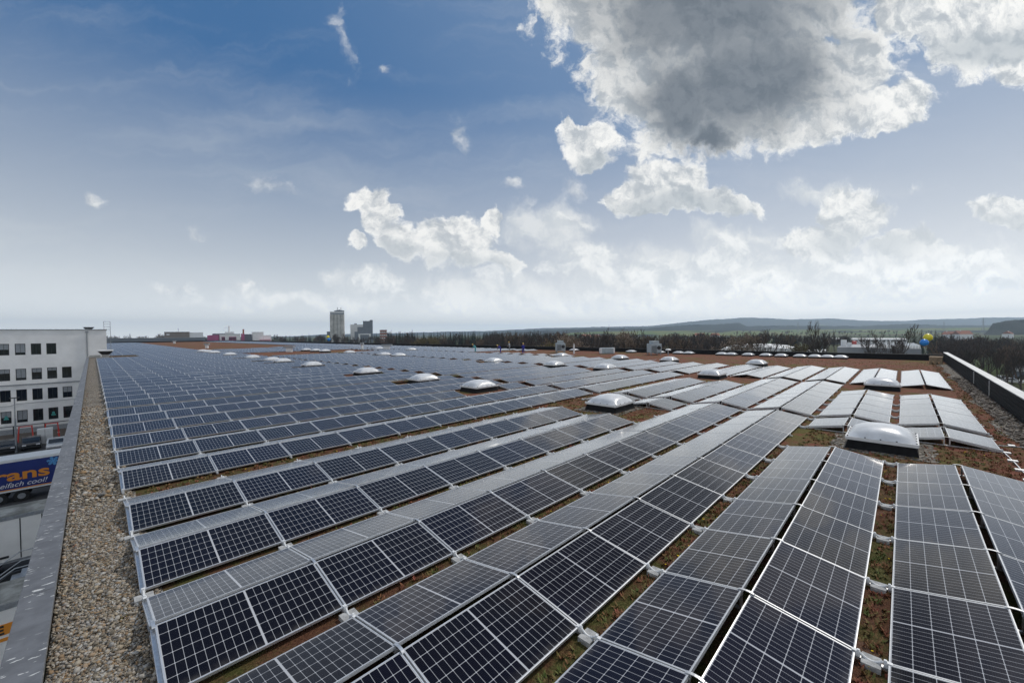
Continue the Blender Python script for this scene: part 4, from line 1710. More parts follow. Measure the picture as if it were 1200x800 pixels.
for (xa, xb, za, zb, ri, k) in openings:
    fr = MB()
    t = 0.07
    y0, y1 = BY + 0.18, BY + 0.24
    fr.box(xa, xb, y0, y1, za, za + t)
    fr.box(xa, xb, y0, y1, zb - t, zb)
    fr.box(xa, xa + t, y0, y1, za + t, zb - t)
    fr.box(xb - t, xb, y0, y1, za + t, zb - t)
    wn = opart('window', fr, M['dark_metal'])
    gl = build('pane', MB().box(xa + t, xb - t, y0 + .02, y0 + .04, za + t, zb - t), M['dark_glass'], wn)
    if random.random() < 0.4:
        hb_ = (zb - za - 2 * t) * random.choice((.25, .35, .5, .8))
        build('blind', MB().box(xa + t + .01, xb - t - .01, y0 + .008, y0 + .017, zb - t - hb_, zb - t), M['grey_metal'], wn)
    build('mullion', MB().box((xa + xb) / 2 - .02, (xa + xb) / 2 + .02, y0 + .001, y0 + .007, za + t + .001, zb - t - .001), M['dark_metal'], wn)
    if ri == 0 and k in (1, 4):
        # small teal notice in the ground floor glazing
        s_ = MB()
        cx = (xa + xb) / 2
        s_.box(cx - .26, cx + .26, y0 - .012, y0 - .002, za + .62, za + .86)
        s_.box(cx - .16, cx + .16, y0 - .012, y0 - .002, za + .88, za + 1.25)
        build('notice', s_, M['teal_sign'], wn)
opart('downpipe', MB().tube([(-0.62, BY - 0.08, CZ - 3.4), (-0.62, BY - 0.08, CZ + 1.1)], 0.09, 8), M['grey_metal'])
opart('rain_head', MB().box(-0.8, -0.44, BY - 0.2, BY - 0.003, CZ + 0.82, CZ + 1.12), M['grey_metal'])
cbl = MB()
cbl.tube([(-24, BY - .03, CZ - 11.0), (-9.5, BY - .03, CZ - 11.0), (-8.7, BY - .03, CZ - 10.75), (-1.0, BY - .03, CZ - 10.75)], 0.035, 5)
opart('cable_duct', cbl, M['grey_metal'])
# plinth wall and steps on the warehouse roof side
tag(build('kerb_wall', MB().box(-0.40, 0.98, 102.6, 103.6, RZ, RZ + 0.42), M['concrete']), 'low concrete kerb wall between gravel strip and office block', 'kerb wall')
# roof hatch vent and ladder cage on the office roof
x, y = -0.0, BY + 2.0
o = empty('roof_hatch', (x - 0.4, y, ZT + 0.12), 'dark hooded vent on top of the white office block', 'vent')
build('base', MB().box(-.45, .45, -.4, .4, 0, .12), M['grey_metal'], o)
build('hood', MB().prism([(-.5, .122), (.5, .122), (.75, .42), (-.75, .42)], 'y', -.5, .5), M['dark_metal'], o)
o = empty('ladder_cage', (1.95, BY + 0.9, RZ), 'thin metal ladder cage at the corner of the white office block', 'ladder')
b = MB()
for xx in (-0.42, 0.42):
    for yy in (-.35, .35):
        b.tube([(xx, yy, 0.0), (xx, yy, ZT - RZ + 1.6)], 0.028, 6)
build('upright', b, M['grey_metal'], o)
b = MB()
for k in range(4):
    z = ZT - RZ + 0.1 + k * 0.48
    for (p, q) in (((-.42, -.35), (.42, -.35)), ((.42, -.35), (.42, .35)), ((.42, .35), (-.42, .35)), ((-.42, .35), (-.42, -.35))):
        b.tube([(p[0], p[1], z), (q[0], q[1], z)], 0.022, 5)
build('hoop', b, M['grey_metal'], o)
b = MB()
for k in range(17):
    z = 0.25 + k * 0.3
    b.tube([(-.42, 0.35, z), (.42, 0.35, z)], 0.015, 5)
build('rung', b, M['grey_metal'], o)

# fence, barriers, lamp and cars in front of it
o = empty('railing', (-14, 99.5, 0), 'long dark railing along the pavement before the white office building', 'railing')
b = MB()
for k in range(9):
    b.box(-14 + k * 3.2 - .06, -14 + k * 3.2 + .06, -.06, .06, 0, 1.5)
build('post', b, M['dark_metal'], o)
build('panel', MB().box(-14, 12.5, -.02, .02, .35, 1.1), M['grey_metal'], o)
build('top_rail', MB().box(-14.1, 12.6, -.07, .07, 1.5, 1.6), M['dark_metal'], o)


def trestle(px, depth, label):
    x, y = far(px, depth)
    o = empty('red_barrier', (x, y, 0), label, 'barrier', 'red barriers on the pavement')
    for sy in (-1, 1):
        b = MB()
        b.tube([(-.75, sy * .3, 0), (-.6, sy * .05, 2.3)], 0.07, 6)
        b.tube([(.75, sy * .3, 0), (.6, sy * .05, 2.3)], 0.07, 6)
        build('leg', b, M['red_paint'], o)
    build('rail', MB().box(-.7, .7, -.05, .05, 2.2, 2.32), M['red_paint'], o)


trestle(26, 59.5, 'leftmost red trestle barrier in front of the railing')
trestle(57, 61.5, 'red trestle barrier right of the parked dark car')
o = empty('bollard', (*far(65, 63), 0), 'short red and white bollard beside the right red barrier', 'bollard')
build('post', MB().tube([(0, 0, 0), (0, 0, 1.0)], 0.12, 10), M['red_paint'], o)
build('band', MB().tube([(0, 0, .45), (0, 0, .65)], 0.125, 10), M['white_metal'], o)
lx, ly = far(14.2, 54)
o = empty('street_lamp', (lx, ly, 0), 'tall grey street lamp before the white office building', 'street lamp')
build('pole', MB().tube([(0, 0, 0), (0, 0, 3), (0, 0, 7.25)], [.11, .09, .06], 8), M['grey_metal'], o)
build('lamp_head', MB().box(-.45, .42, -.14, .14, 7.252, 7.36), M['dark_metal'], o, bevel=0.03)


def car(px, depth, rz, paint, label):
    x, y = far(px, depth)
    o = empty('parked_car', (x, y, 0), label, 'car', 'cars parked behind the trailers', rz=rz)
    side = [(-2.1, .35), (-2.15, .75), (-2.0, .98), (-1.1, 1.05), (-.45, 1.48), (1.0, 1.5), (1.75, 1.02), (2.1, .92), (2.15, .4)]
    build('body', MB().prism([(a, z) for a, z in side], 'y', -.86, .86), paint, o, bevel=0.07)
    gl = MB()
    gl.prism([(-1.02, 1.06), (-.5, 1.44), (-.47, 1.445), (-.99, 1.065)], 'y', -.72, .72)
    T = Matrix.Translation((0, 0, 0))
    gw = MB()
    gw.poly([(-1.13, -.70, 1.085), (-1.13, .70, 1.085), (-.52, .66, 1.50), (-.52, -.66, 1.50)])
    build('windscreen', gw, M['dark_glass'], o)
    gs_ = MB()
    for sy in (-1, 1):
        gs_.poly([(-.9, sy * .875, 1.08), (-.42, sy * .875, 1.42), (.95, sy * .875, 1.42), (1.5, sy * .875, 1.08)])
    build('side_window', gs_, M['dark_glass'], o)
    for sx in (-1.35, 1.35):
        for sy in (-.80, .80):
            wl = build('wheel', MB().tube([(sx, sy - .1, .33), (sx, sy + .1, .33)], .33, 18), M['rubber'], o)
            build('rim', MB().tube([(sx, sy - .11, .33), (sx, sy + .11, .33)], .2, 12), M['alu'], wl)
    for sy in (-.62, .62):
        build('headlight', MB().box(-2.19, -2.10, sy - .18, sy + .18, .68, .84), M['lamp_glass'], o)
    build('bumper', MB().box(-2.24, -2.155, -.8, .8, .36, .56), M['dark_metal'], o)
    return o


cam_face = math.atan2(-75, 6)
car(32.5, 56.3, R(93), M['car_black'], 'black car parked nose out behind the blue trailer')
car(62, 55.5, R(90), M['car_silver'], 'silver car parked right of the black car behind trailer')
car(3, 54.5, R(92), M['car_black'], 'dark car at picture edge left of the street lamp')
o = empty('electrical_cabinet', (*far(49, 58.5), 0), 'pale grey cabinet between the black and silver cars', 'cabinet')
build('housing', MB().box(-.75, .75, -.4, .4, .1, 2.2), M['white_metal'], o, bevel=0.03)
build('plinth', MB().box(-.78, .78, -.43, .43, 0, .098), M['concrete'], o)
build('door_seam', MB().box(-.015, .015, -.408, -.402, .2, 2.1), M['dark_metal'], o)


# ------------------------------------------------------------------ trailers at the dock
def trailer(yf, xr, length, label, body, cat='trailer'):
    """box semi-trailer lying along x; near side at y = yf, right end at xr"""
    o = empty('semi_trailer', (xr - length / 2, yf + 1.27, 0), label, cat, 'trailers docked at the warehouse wall')
    L = length / 2
    build('box_body', MB().box(-L, L, -1.25, 1.25, 1.12, 4.0), body, o, bevel=0.04)
    e = MB()
    e.box(-L - .02, L + .02, -1.285, -1.253, 3.80, 4.03)
    e.box(-L - .02, L + .02, -1.285, -1.253, 1.08, 1.22)
    build('edge_rail', e, M['white_metal'] if body is M['blue_trailer'] else M['grey_metal'], o)
    build('roof_skin', MB().box(-L, L, -1.25, 1.25, 4.003, 4.04), M['trailer_roof'] if body is not M['blue_trailer'] else M['white_metal'], o)
    build('chassis', MB().box(-L, L, -.5, .5, .82, 1.117), M['dark_metal'], o)
    for k in range(3):
        for sy in (-1.08, 1.08):
            cx = L - 3.6 - 1.35 * k
            wl = build('wheel', MB().tube([(cx, sy - .15, .52), (cx, sy + .15, .52)], .52, 20), M['rubber'], o)
            build('hub', MB().tube([(cx, sy - .16, .52), (cx, sy + .16, .52)], .26, 14), M['grey_metal'], wl)
    sg = MB()
    for z in (.45, .72):
        sg.box(-L + 3, L - 6.8, -1.2, -1.16, z, z + .1)
    build('side_guard', sg, M['grey_metal'], o)
    lg = MB()
    for sy in (-.7, .7):
        lg.box(-L + 2.4, -L + 2.6, sy - .1, sy + .1, 0, .82)
    build('landing_leg', lg, M['grey_metal'], o)
    return o, L


def lettering(text, parent, x, z, size, mt, yoff, shear=0.0, name='lettering', bold=0.0, sx=1.0):
    cu = bpy.data.curves.new(name, 'FONT')
    cu.body = text
    cu.size = size
    cu.extrude = 0.006
    cu.offset = bold
    cu.shear = shear
    cu.materials.append(mt)
    t_ = link(name, cu)
    bpy.context.view_layer.update()
    me = bpy.data.meshes.new_from_object(t_.evaluated_get(bpy.context.evaluated_depsgraph_get()))
    bpy.data.objects.remove(t_)
    o = link(name, me, parent, (x, yoff, z), (math.pi / 2, 0, 0))
    o.scale = (sx, 1, 1)
    return o


t1, L = trailer(59.3, -1.3, 13.6, 'long blue trailer with orange and white lettering behind the parapet', M['blue_trailer'])
build('orange_stripe', MB().box(-L, L, -1.275, -1.2535, 1.24, 1.32), M['orange'], t1)


def tx(px, py):          # a point of the near side of the first trailer, in its own frame
    d = sight(px, py)
    q = d * (59.3 / d.y)
    return q.x - (-1.3 - L), q.z + CZ


a = tx(-10, 556.5)
b_ = tx(60, 551.5)
wt = (b_[0] - a[0])
lt = lettering('rans', t1, tx(-9, 552)[0], 2.12, 1.42, M['orange'], -1.27, name='lettering', bold=0.035, sx=1.42)
lt2 = lettering('eifach cool!', t1, tx(-1.5, 562)[0], 1.50, 0.62, M['script_white'], -1.27, shear=0.3, name='lettering', sx=1.0)
sf = MB()
cx, cz = tx(62, 533)[0], 3.36
for k in range(3):
    t = math.pi * k / 3 + 0.2
    T = Matrix.Translation((cx, 0, cz)) @ Matrix.Rotation(t, 4, 'Y')
    sf.box(-.42, .42, -1.266 - .001 * k, -1.2535, -.055, .055, T=T)
    for s in (-1, 1):
        for w_ in (-1, 1):
            T2 = T @ Matrix.Translation((s * .27, 0, 0)) @ Matrix.Rotation(s * w_ * .9, 4, 'Y')
            sf.box(-.13, .13, -1.2665 - .001 * k, -1.2538, -.04, .04, T=T2)
build('snowflake_mark', sf, M['ice_blue'], t1)
t2, L2 = trailer(40.6, -1.3, 13.6, 'dirty white box trailer between the blue and the orange striped one', M['trailer_side'])
sm = MB()
for k in range(15):
    x = -L2 + 0.4 + 0.92 * k
    sm.box(x - .025, x + .025, -1.262, -1.2535, 1.25, 3.78)
build('panel_seam', sm, M['dark_metal'], t2)
hg = MB()
for k in range(6):
    x = L2 - 1.1 - 1.5 * k
    hg.box(x - .42, x - .05, -1.27, -1.2535, 1.42, 1.56)
build('latch', hg, M['dark_metal'], t2)
t3, L3 = trailer(27.3, -1.3, 13.6, 'white trailer with an orange band nearest the camera', M['trailer_side'])
build('orange_band', MB().box(-L3, L3, -1.275, -1.2535, 2.75, 3.2), M['orange'], t3)
build('orange_band', MB().box(-L3, L3, -1.275, -1.2535, 2.48, 2.62), M['orange'], t3)
dd = sight(1, 733)
q = dd * (27.3 / dd.y)
lettering('E', t3, q.x - (-1.3 - L3) - 0.25, 2.80, 0.5, M['dark_metal'], -1.2795, name='lettering', bold=0.02, sx=1.3)
# steel stair between the white trailers
o = empty('steel_stair', (-4.0, 31.6, 0), 'dark steel stair frame between the two white trailers', 'stair')
b = MB()
for yy in (-1.1, 1.1):
    b.prism([(-3.4, 0.0), (-3.1, 0.0), (1.2, 3.1), (1.2, 3.35), (0.9, 3.35)], 'y', yy - .04, yy + .04)
build('stringer', b, M['dark_metal'], o)
b = MB()
for k in range(11):
    t = k / 10
    b.box(-3.15 + 4.2 * t - .15, -3.15 + 4.2 * t + .15, -1.05, 1.05, .18 + 3.0 * t, .22 + 3.0 * t)
build('tread', b, M['grey_metal'], o)
build('landing', MB().box(1.22, 2.9, -1.2, 1.2, 3.25, 3.35), M['grey_metal'], o)
b = MB()
for yy in (-1.14, 1.14):
    for dzz in (.5, 1.0):
        b.tube([(-3.3, yy, .2 + dzz), (1.2, yy, 3.3 + dzz), (2.9, yy, 3.3 + dzz)], 0.03, 6)
    for k in range(4):
        t = k / 4
        b.tube([(-3.3 + 4.5 * t, yy, .15 + 3.1 * t), (-3.3 + 4.5 * t, yy, 1.2 + 3.1 * t)], 0.028, 6)
build('handrail', b, M['grey_metal'], o)
b = MB()
for xx in (1.3, 2.8):
    for yy in (-1.1, 1.1):
        b.box(xx - .06, xx + .06, yy - .06, yy + .06, 0, 3.248)
build('post', b, M['dark_metal'], o)

# ------------------------------------------------------------------ distant buildings
def fbox(name, px0, px1, pytop, depth, thick, label, cat, mt, roofmt=None, group=None, zbase=0.0):
    """block whose face spans two bearings at a distance, square to the line of sight"""
    pm = (px0 + px1) / 2
    x, y = far(pm, depth)
    wd = (px1 - px0) / FPX * depth * math.cos(math.atan((pm - 600) / FPX)) * 0.98
    ht = height_at(pm, pytop, depth) - zbase
    ang = math.atan2(y, x) - math.pi / 2
    o = empty(name, (x, y, zbase), label, cat, group, rz=ang)
    build('wall', MB().box(-wd / 2, wd / 2, 0, thick, 0, ht), mt, o)
    build('roof', MB().box(-wd / 2 - .2, wd / 2 + .2, -.2, thick + .2, ht + .003, ht + .35), roofmt or M['grey_metal'], o)
    return o, wd, ht


# silo tower
D0 = 620
x, y = far(395.5, D0)
zt = height_at(395.5, 366.5, D0)
o = empty('silo_tower', (x, y, 0), 'tall grey concrete silo tower on the horizon', 'silo', rz=math.atan2(y, x) - math.pi / 2)
for k in range(4):
    rr = 2.75
    build('silo_shaft', MB().tube([(-7.6 + 5.05 * k, 0, 0), (-7.6 + 5.05 * k, 0, zt - 3)], rr, 18), M['concrete_wall'], o, smooth=False)
build('core', MB().box(-9.6, 9.6, 1.5, 16, 0, zt - 3.2), M['concrete_wall'], o)
hh = MB().box(-10, 10, -3.2, 16.2, zt - 2.9, zt + 1.8)
build('head_house', hh, M['white_wall'], o)
build('window_band', MB().box(-9.6, 9.6, -3.26, -3.203, zt - 2.2, zt - .2), M['grey_clad'], o)
build('roof', MB().prism([(-4, zt + 1.83), (10, zt + 1.83), (10, zt + 3.2), (3, zt + 4.6), (-4, zt + 3.2)], 'y', -3, 12), M['grey_clad'], o)
an = MB()
for xx in (0.5, 5.5):
    an.tube([(xx, 2, zt + 3.5), (xx, 2, zt + 9)], 0.22, 6)
    an.box(xx - .8, xx + .8, 1.7, 2.3, zt + 6.5, zt + 7.2)
build('antenna', an, M['grey_metal'], o)
fbox('silo_annex', 383, 389.5, 388.6, 615, 10, 'low grey annex at the left foot of the silo tower', 'annex', M['grey_clad'])
# mill
o, wd, ht = fbox('mill_building', 410.5, 431, 380.5, 640, 16, 'pale block of the mill right of the silo tower', 'mill', M['white_wall'], M['white_metal'])
build('stair_head', MB().box(-wd * .28, -wd * .12, 3, 9, ht + .4, ht + 2.2), M['grey_metal'], o)
x, y = far(427, 618)
o = empty('mill_tower', (x, y, 0), 'stepped dark grey mill tower in front of the pale block', 'mill', rz=math.atan2(y, x) - math.pi / 2)
s = 618 / FPX * math.cos(math.atan(173 / FPX))
h = lambda py: height_at(427, py, 618)
b = MB()
b.box((425.5 - 427) * s, (437 - 427) * s, 0, 14, 0, h(376))
b.box((419 - 427) * s, (425.5 - 427) * s - .003, 0, 14, 0, h(383))
b.box((415.5 - 427) * s, (419 - 427) * s - .003, 0, 14, 0, h(388.5))
build('wall', b, M['grey_clad'], o)
build('gateway', MB().box((420 - 427) * s, (434.5 - 427) * s, -1.2, -.003, 0, h(391)), M['white_wall'], o)
build('gate', MB().box((422 - 427) * s, (432.5 - 427) * s, -1.26, -1.203, 0, h(392)), M['grey_clad'], o)
build('parapet', MB().box((433.5 - 427) * s, (437 - 427) * s, 0, 6, h(376) + .003, h(374.8)), M['grey_clad'], o)
# brick apartment block
o, wd, ht = fbox('apartment_block', 445, 453.5, 386.8, 520, 9, 'narrow brick tower with pale window bands beside the mill', 'apartment block', M['tile'], M['dark_metal'])
for k in range(5):
    wn = build('window_band', MB().box(-wd * .46, wd * .46, -.06, -.003, 2 + k * ht / 5.4, 3.6 + k * ht / 5.4), M['white_wall'], o)
    pb = MB()
    for q in (-.3, 0, .3):
        pb.box(wd * q - .8, wd * q + .8, -.1, -.062, 2.3 + k * ht / 5.4, 3.3 + k * ht / 5.4)
    build('pane', pb, M['dark_glass'], wn)
# brown hall
o, wd, ht = fbox('brown_hall', 192.5, 222.5, 389.3, 330, 24, 'plain taupe box hall on the skyline left of the pink factory', 'hall', M['brown_clad'], M['dark_metal'])
build('side_bay', MB().box(wd / 2 + .01, wd / 2 + 9.0, 1, 22, 0, ht - .1), M['white_metal'], o)
build('roof_mast', MB().tube([(wd * .05, 3, ht), (wd * .05, 3, ht + 3.4)], .15, 5), M['grey_metal'], o)
build('sign_plate', MB().box(-wd * .42, -wd * .30, -.06, -.003, ht - 2.2, ht - 1.2), M['white_metal'], o)
fbox('long_shed', 125, 245, 396.3, 300, 30, 'long low grey shed in front of the brown hall', 'shed', M['grey_clad'], M['grey_metal'])
# pink and white factory
o, wd, ht = fbox('factory', 257, 282, 391.6, 395, 26, 'white factory with magenta window fields and a steaming chimney', 'factory', M['white_wall'], M['grey_metal'])
u = 395 / FPX * math.cos(math.atan(330 / FPX)) * .98
X = lambda px: (px - 269.5) * u
Hh = lambda py: height_at(269.5, py, 395)
build('magenta_wing', MB().box(X(243), X(256), -2, 18, 0, Hh(392.5)), M['pink'], o)
build('grey_roof_wing', MB().box(X(248), X(264), 18.1, 30, 0, Hh(390.5)), M['grey_clad'], o)
build('upper_block', MB().box(X(263.5), X(274.5), 6, 24, ht + .36, Hh(388.6)), M['white_wall'], o)
for (a_, c_, t_, b_) in ((259.5, 263.5, 394.5, 398.5), (268, 277, 394.5, 398.5)):
    wn = build('window_field', MB().box(X(a_), X(c_), -.12, -.003, Hh(b_), Hh(t_)), M['pink'], o)
    pb = MB()
    nn2 = max(2, int((c_ - a_) / 1.5))
    for k in range(nn2):
        p0 = X(a_) + (X(c_) - X(a_)) * (k + .15) / nn2
        p1 = X(a_) + (X(c_) - X(a_)) * (k + .85) / nn2
        pb.box(p0, p1, -.2, -.122, Hh(b_) + .6, Hh(t_) - .6)
    build('pane', pb, M['dark_glass'], wn)
build('magenta_tower', MB().box(X(283), X(287), -1, 10, 0, Hh(391)), M['pink'], o)
build('link_wing', MB().box(X(287.1), X(296), 2, 18, 0, Hh(391.5)), M['grey_clad'], o)
build('white_tower', MB().box(X(297), X(311), -3, 18, 0, Hh(389)), M['white_wall'], o)
build('rose_roof', MB().box(X(306), X(319.5), -8, -3.1, 0, Hh(398)), M['pale_pink'], o)
build('east_wing', MB().box(X(311.1), X(321), -3, 12, 0, Hh(393)), M['white_wall'], o)
ch = build('chimney', MB().tube([(X(268.5), 10, ht), (X(268.5), 10, Hh(381.5))], [1.0, .7], 12), M['white_metal'], o)
build('vent_stack', MB().tube([(X(286), 8, 0), (X(286), 8, Hh(385.5))], [.9, .7], 12), M['tile'], o)


def steam_mat():
    mm = bpy.data.materials.new('steam_vapour')
    mm.use_nodes = True
    h_ = NG(mm.node_tree)
    mm.node_tree.nodes.remove(mm.node_tree.nodes['Principled BSDF'])
    v = h_.n('ShaderNodeVolumePrincipled')
    v.inputs['Color'].default_value = (0.95, 0.95, 0.95, 1)
    v.inputs['Density'].default_value = 0.10
    h_.link(v.outputs[0], mm.node_tree.nodes['Material Output'].inputs['Volume'])
    return mm


# steam trail
st_ = MB()
bx_, by_ = far(267.8, 405)
z0_ = height_at(268, 381.5, 400)
st_.tube([(bx_ - Rh.x * 1.0, by_ - Rh.y * 1.0, z0_ + .2), (bx_ - Rh.x * 3, by_ - Rh.y * 3, z0_ + .2 - 2.0), (bx_ - Rh.x * 5.5, by_ - Rh.y * 5.5, z0_ - 4.5)], [.6, 1.0, .5], 10)
so_ = build('steam_plume', st_, steam_mat())
tag(stuff(so_), 'faint steam drifting from the factory chimney', 'steam')

# halls to the right beyond the far parapet
def arched_hall(px0, px1, pytop, depth, thick, label, bays, mtw, mtr):
    pm = (px0 + px1) / 2
    x, y = far(pm, depth)
    wd = (px1 - px0) / FPX * depth * math.cos(math.atan((pm - 600) / FPX)) * .95
    ht = height_at(pm, pytop, depth)
    o = empty('arched_hall', (x, y, 0), label, 'hall', 'low halls beyond the far parapet', rz=math.atan2(y, x) - math.pi / 2)
    build('wall', MB().box(-wd / 2, wd / 2, .2, thick, 0, ht - 1.4), M['white_wall'], o)
    b = MB()
    bw = wd / bays
    for k in range(bays):
        c0 = -wd / 2 + bw * (k + .5)
        out = [(c0 + bw / 2 * math.cos(math.pi - math.pi * i / 10), ht - 1.38 + 1.4 * math.sin(math.pi * i / 10)) for i in range(11)]
        b.prism(out, 'y', 0, thick)
    build('roof', b, mtr, o)
    return o


arched_hall(836, 944, 406.8, 118, 40, 'white low hall with a gently arched roof behind the parapet', 1, M['white_wall'], M['white_metal'])
arched_hall(941, 972, 410.6, 105, 12, 'small white hall right of the arched white roof', 3, M['white_wall'], M['white_metal'])
pm = 1028
x, y = far(pm, 112)
o = empty('grey_hall', (x, y, 0), 'grey metal hall with a row of pointed roof ridges', 'hall', rz=math.atan2(y, x) - math.pi / 2)
wd = 104 / FPX * 112 * math.cos(math.atan(428 / FPX)) * .95
ht = height_at(pm, 408, 112)
M['hall_grey'] = mat('pale_grey_cladding', (0.24, 0.255, 0.28), 0.55, var=0.08, vscale=.3)
build('wall', MB().box(-wd / 2, wd / 2, 0, 30, 0, ht), M['hall_grey'], o)
b = MB()
for k in range(16):
    x0 = -wd * .02 + k * (wd * .52 / 16)
    x1 = x0 + wd * .52 / 16
    b.prism([(x0, ht + .003), (x1 - .03, ht + .003), (x1 - .25, ht + .95)], 'y', 0, 30)
build('roof_ridge', b, M['white_metal'], o)
build('roof', MB().box(-wd / 2, -wd * .022, 0, 30, ht + .003, ht + .2), M['hall_grey'], o)
vt = MB()
vt.tube([(-wd * .35, 4, ht + .2), (-wd * .35, 4, ht + 1.5)], .5, 12)
vt.tube([(-wd * .43, 6, ht + .2), (-wd * .43, 6, ht + 2.2)], .7, 12)
build('vent_stack', vt, M['white_metal'], o)
o, wd, ht = fbox('factory_hall', 968, 1062, 397.5, 420, 60, 'long white factory halls below the green fields', 'factory', M['white_wall'], M['white_metal'])
b = MB()
for k in range(20):
    b.box(-wd / 2 + wd * (k + .2) / 20, -wd / 2 + wd * (k + .8) / 20, -.15, -.003, ht * .62, ht * .8)
build('window_band', b, M['dark_glass'], o)
build('grey_bay', MB().box(-wd * .48, -wd * .3, -6, -.2, 0, ht - 1), M['grey_clad'], o)
fbox('red_shed', 987, 1004, 400.3, 400, 15, 'bright red shed before the white factory halls', 'shed', M['red_paint'], M['red_paint'])
o, wd, ht = fbox('flat_hall', 1180, 1290, 421, 128, 30, 'grey hall with white eaves beyond the right parapet', 'hall', M['grey_clad'], M['white_metal'])
build('eaves_band', MB().box(-wd / 2, wd / 2, -.3, -.003, ht * .2, ht * .42), M['white_metal'], o)


# houses of the village in front of the fields
def house(px, depth, sz, wallm, roofm, label, rz):
    x, y = far(px, depth)
    o = empty('house', (x, y, 0), label, 'house', 'village houses on the plain', rz=rz)
    w_, d_, h_ = sz
    build('wall', MB().box(-w_ / 2, w_ / 2, -d_ / 2, d_ / 2, 0, h_), wallm, o)
    rf = build('roof', MB().prism([(-d_ / 2 - .5, h_ + .003), (d_ / 2 + .5, h_ + .003), (0, h_ + d_ * .42)], 'x', -w_ / 2 - .4, w_ / 2 + .4), roofm, o)
    build('chimney', MB().box(w_ * .2, w_ * .2 + .7, .6, 1.3, h_ + d_ * .25, h_ + d_ * .5), M['white_wall'], rf)
    wn = MB()
    for k in range(3):
        wn.box(-w_ / 2 + w_ * (k + .3) / 3, -w_ / 2 + w_ * (k + .7) / 3, -d_ / 2 - .06, -d_ / 2 - .003, h_ * .55, h_ * .8)
    build('window', wn, M['dark_glass'], o)


hs = [(1113, 560, (13, 10, 7.5), 'pale house leftmost among red roofs behind the wood'), (1120, 585, (12, 9, 7), 'pale house with red roof second from the balloons'),
      (1128, 540, (15, 11, 8), 'broad red roofed house behind the dark wood'), (1181, 640, (14, 10, 6.5), 'pale red roofed house near the wooded hill'),
      (690, 620, (14, 10, 8), 'white house between bare trees below the left blue hills'), (699, 650, (16, 10, 7), 'white house right of the tall bare tree'),
      (820, 700, (15, 10, 8), 'white house below the blue forest ridge'), (838, 720, (13, 10, 7.5), 'pale house right of the white house under the ridge'),
      (684, 700, (12, 9, 8.5), 'small pale house left of the white houses')]
for i, (px, dp, sz, lb) in enumerate(hs):
    house(px, dp, sz, M['white_wall'], M['tile'], lb, YAW + i * 0.7)


def pylon(px, depth, pytop, label):
    x, y = far(px, depth)
    h_ = height_at(px, pytop, depth)
    o = empty('power_pylon', (x, y, 0), label, 'pylon', 'lattice pylons before the hills', rz=YAW - math.pi / 2)
    b = MB()
    for sx in (-1, 1):
        for sy in (-1, 1):
            b.tube([(sx * h_ * .07, sy * h_ * .07, 0), (sx * h_ * .015, sy * h_ * .015, h_ * .7), (sx * .2, sy * .2, h_)], [.35, .3, .2], 4)
    for k in range(9):
        z0, z1 = h_ * k / 10, h_ * (k + 1) / 10
        wa = h_ * .07 + (h_ * .015 - h_ * .07) * min(1, k / 7)
        wb_ = h_ * .07 + (h_ * .015 - h_ * .07) * min(1, (k + 1) / 7)
        b.tube([(-wa, -wa, z0), (wb_, -wb_, z1)], .2, 4)
        b.tube([(wa, -wa, z0), (-wb_, -wb_, z1)], .2, 4)
    build('lattice_mast', b, M['grey_metal'], o)
    for z, w_ in ((.74, .16), (.85, .12)):
        build('cross_arm', MB().tube([(-h_ * w_, 0, h_ * z), (0, 0, h_ * (z + .02)), (h_ * w_, 0, h_ * z)], [.15, .4, .15], 4), M['grey_metal'], o)


pylon(1152, 1050, 372, 'tall lattice pylon before the hills right of the balloons')
pylon(1106, 1500, 376, 'fainter lattice pylon left of the tall pylon')
pylon(935, 1600, 377, 'small lattice pylon below the middle of the blue hills')

# cars parked beyond the right parapet
for i, (px, dp, pt, lb) in enumerate(((1176, 118, M['car_silver'], 'silver car parked below the trees beyond right parapet'), (1187, 112, M['white_metal'], 'white car parked nearest the lawn beyond right parapet'),
                                     (1196, 120, M['car_black'], 'black car at picture edge beyond right parapet'))):
    car(px, dp, 0.4 + i, pt, lb)
sheet('lawn', 60, 150, -46, -26, 0.004, M['grass'])


# ------------------------------------------------------------------ trees
def np_mesh(name, V, Fq, mt):
    me = bpy.data.meshes.new(name)
    me.from_pydata(V, [], Fq)
    me.materials.append(mt)
    return me


def tube3(V, Fq, a, b, ra, rb, n=3):
    d = b - a
    if d.length < 1e-6:
        return
    d.normalize()
    s = d.cross(Vector((0, 0, 1)) if abs(d.z) < .9 else Vector((1, 0, 0))).normalized()
    t = d.cross(s)
    i0 = len(V)
    for p, r in ((a, ra), (b, rb)):
        for k in range(n):
            an = 2 * math.pi * k / n
            V.append(tuple(p + (s * math.cos(an) + t * math.sin(an)) * r))
    for k in range(n):
        Fq.append((i0 + k, i0 + (k + 1) % n, i0 + n + (k + 1) % n, i0 + n + k))


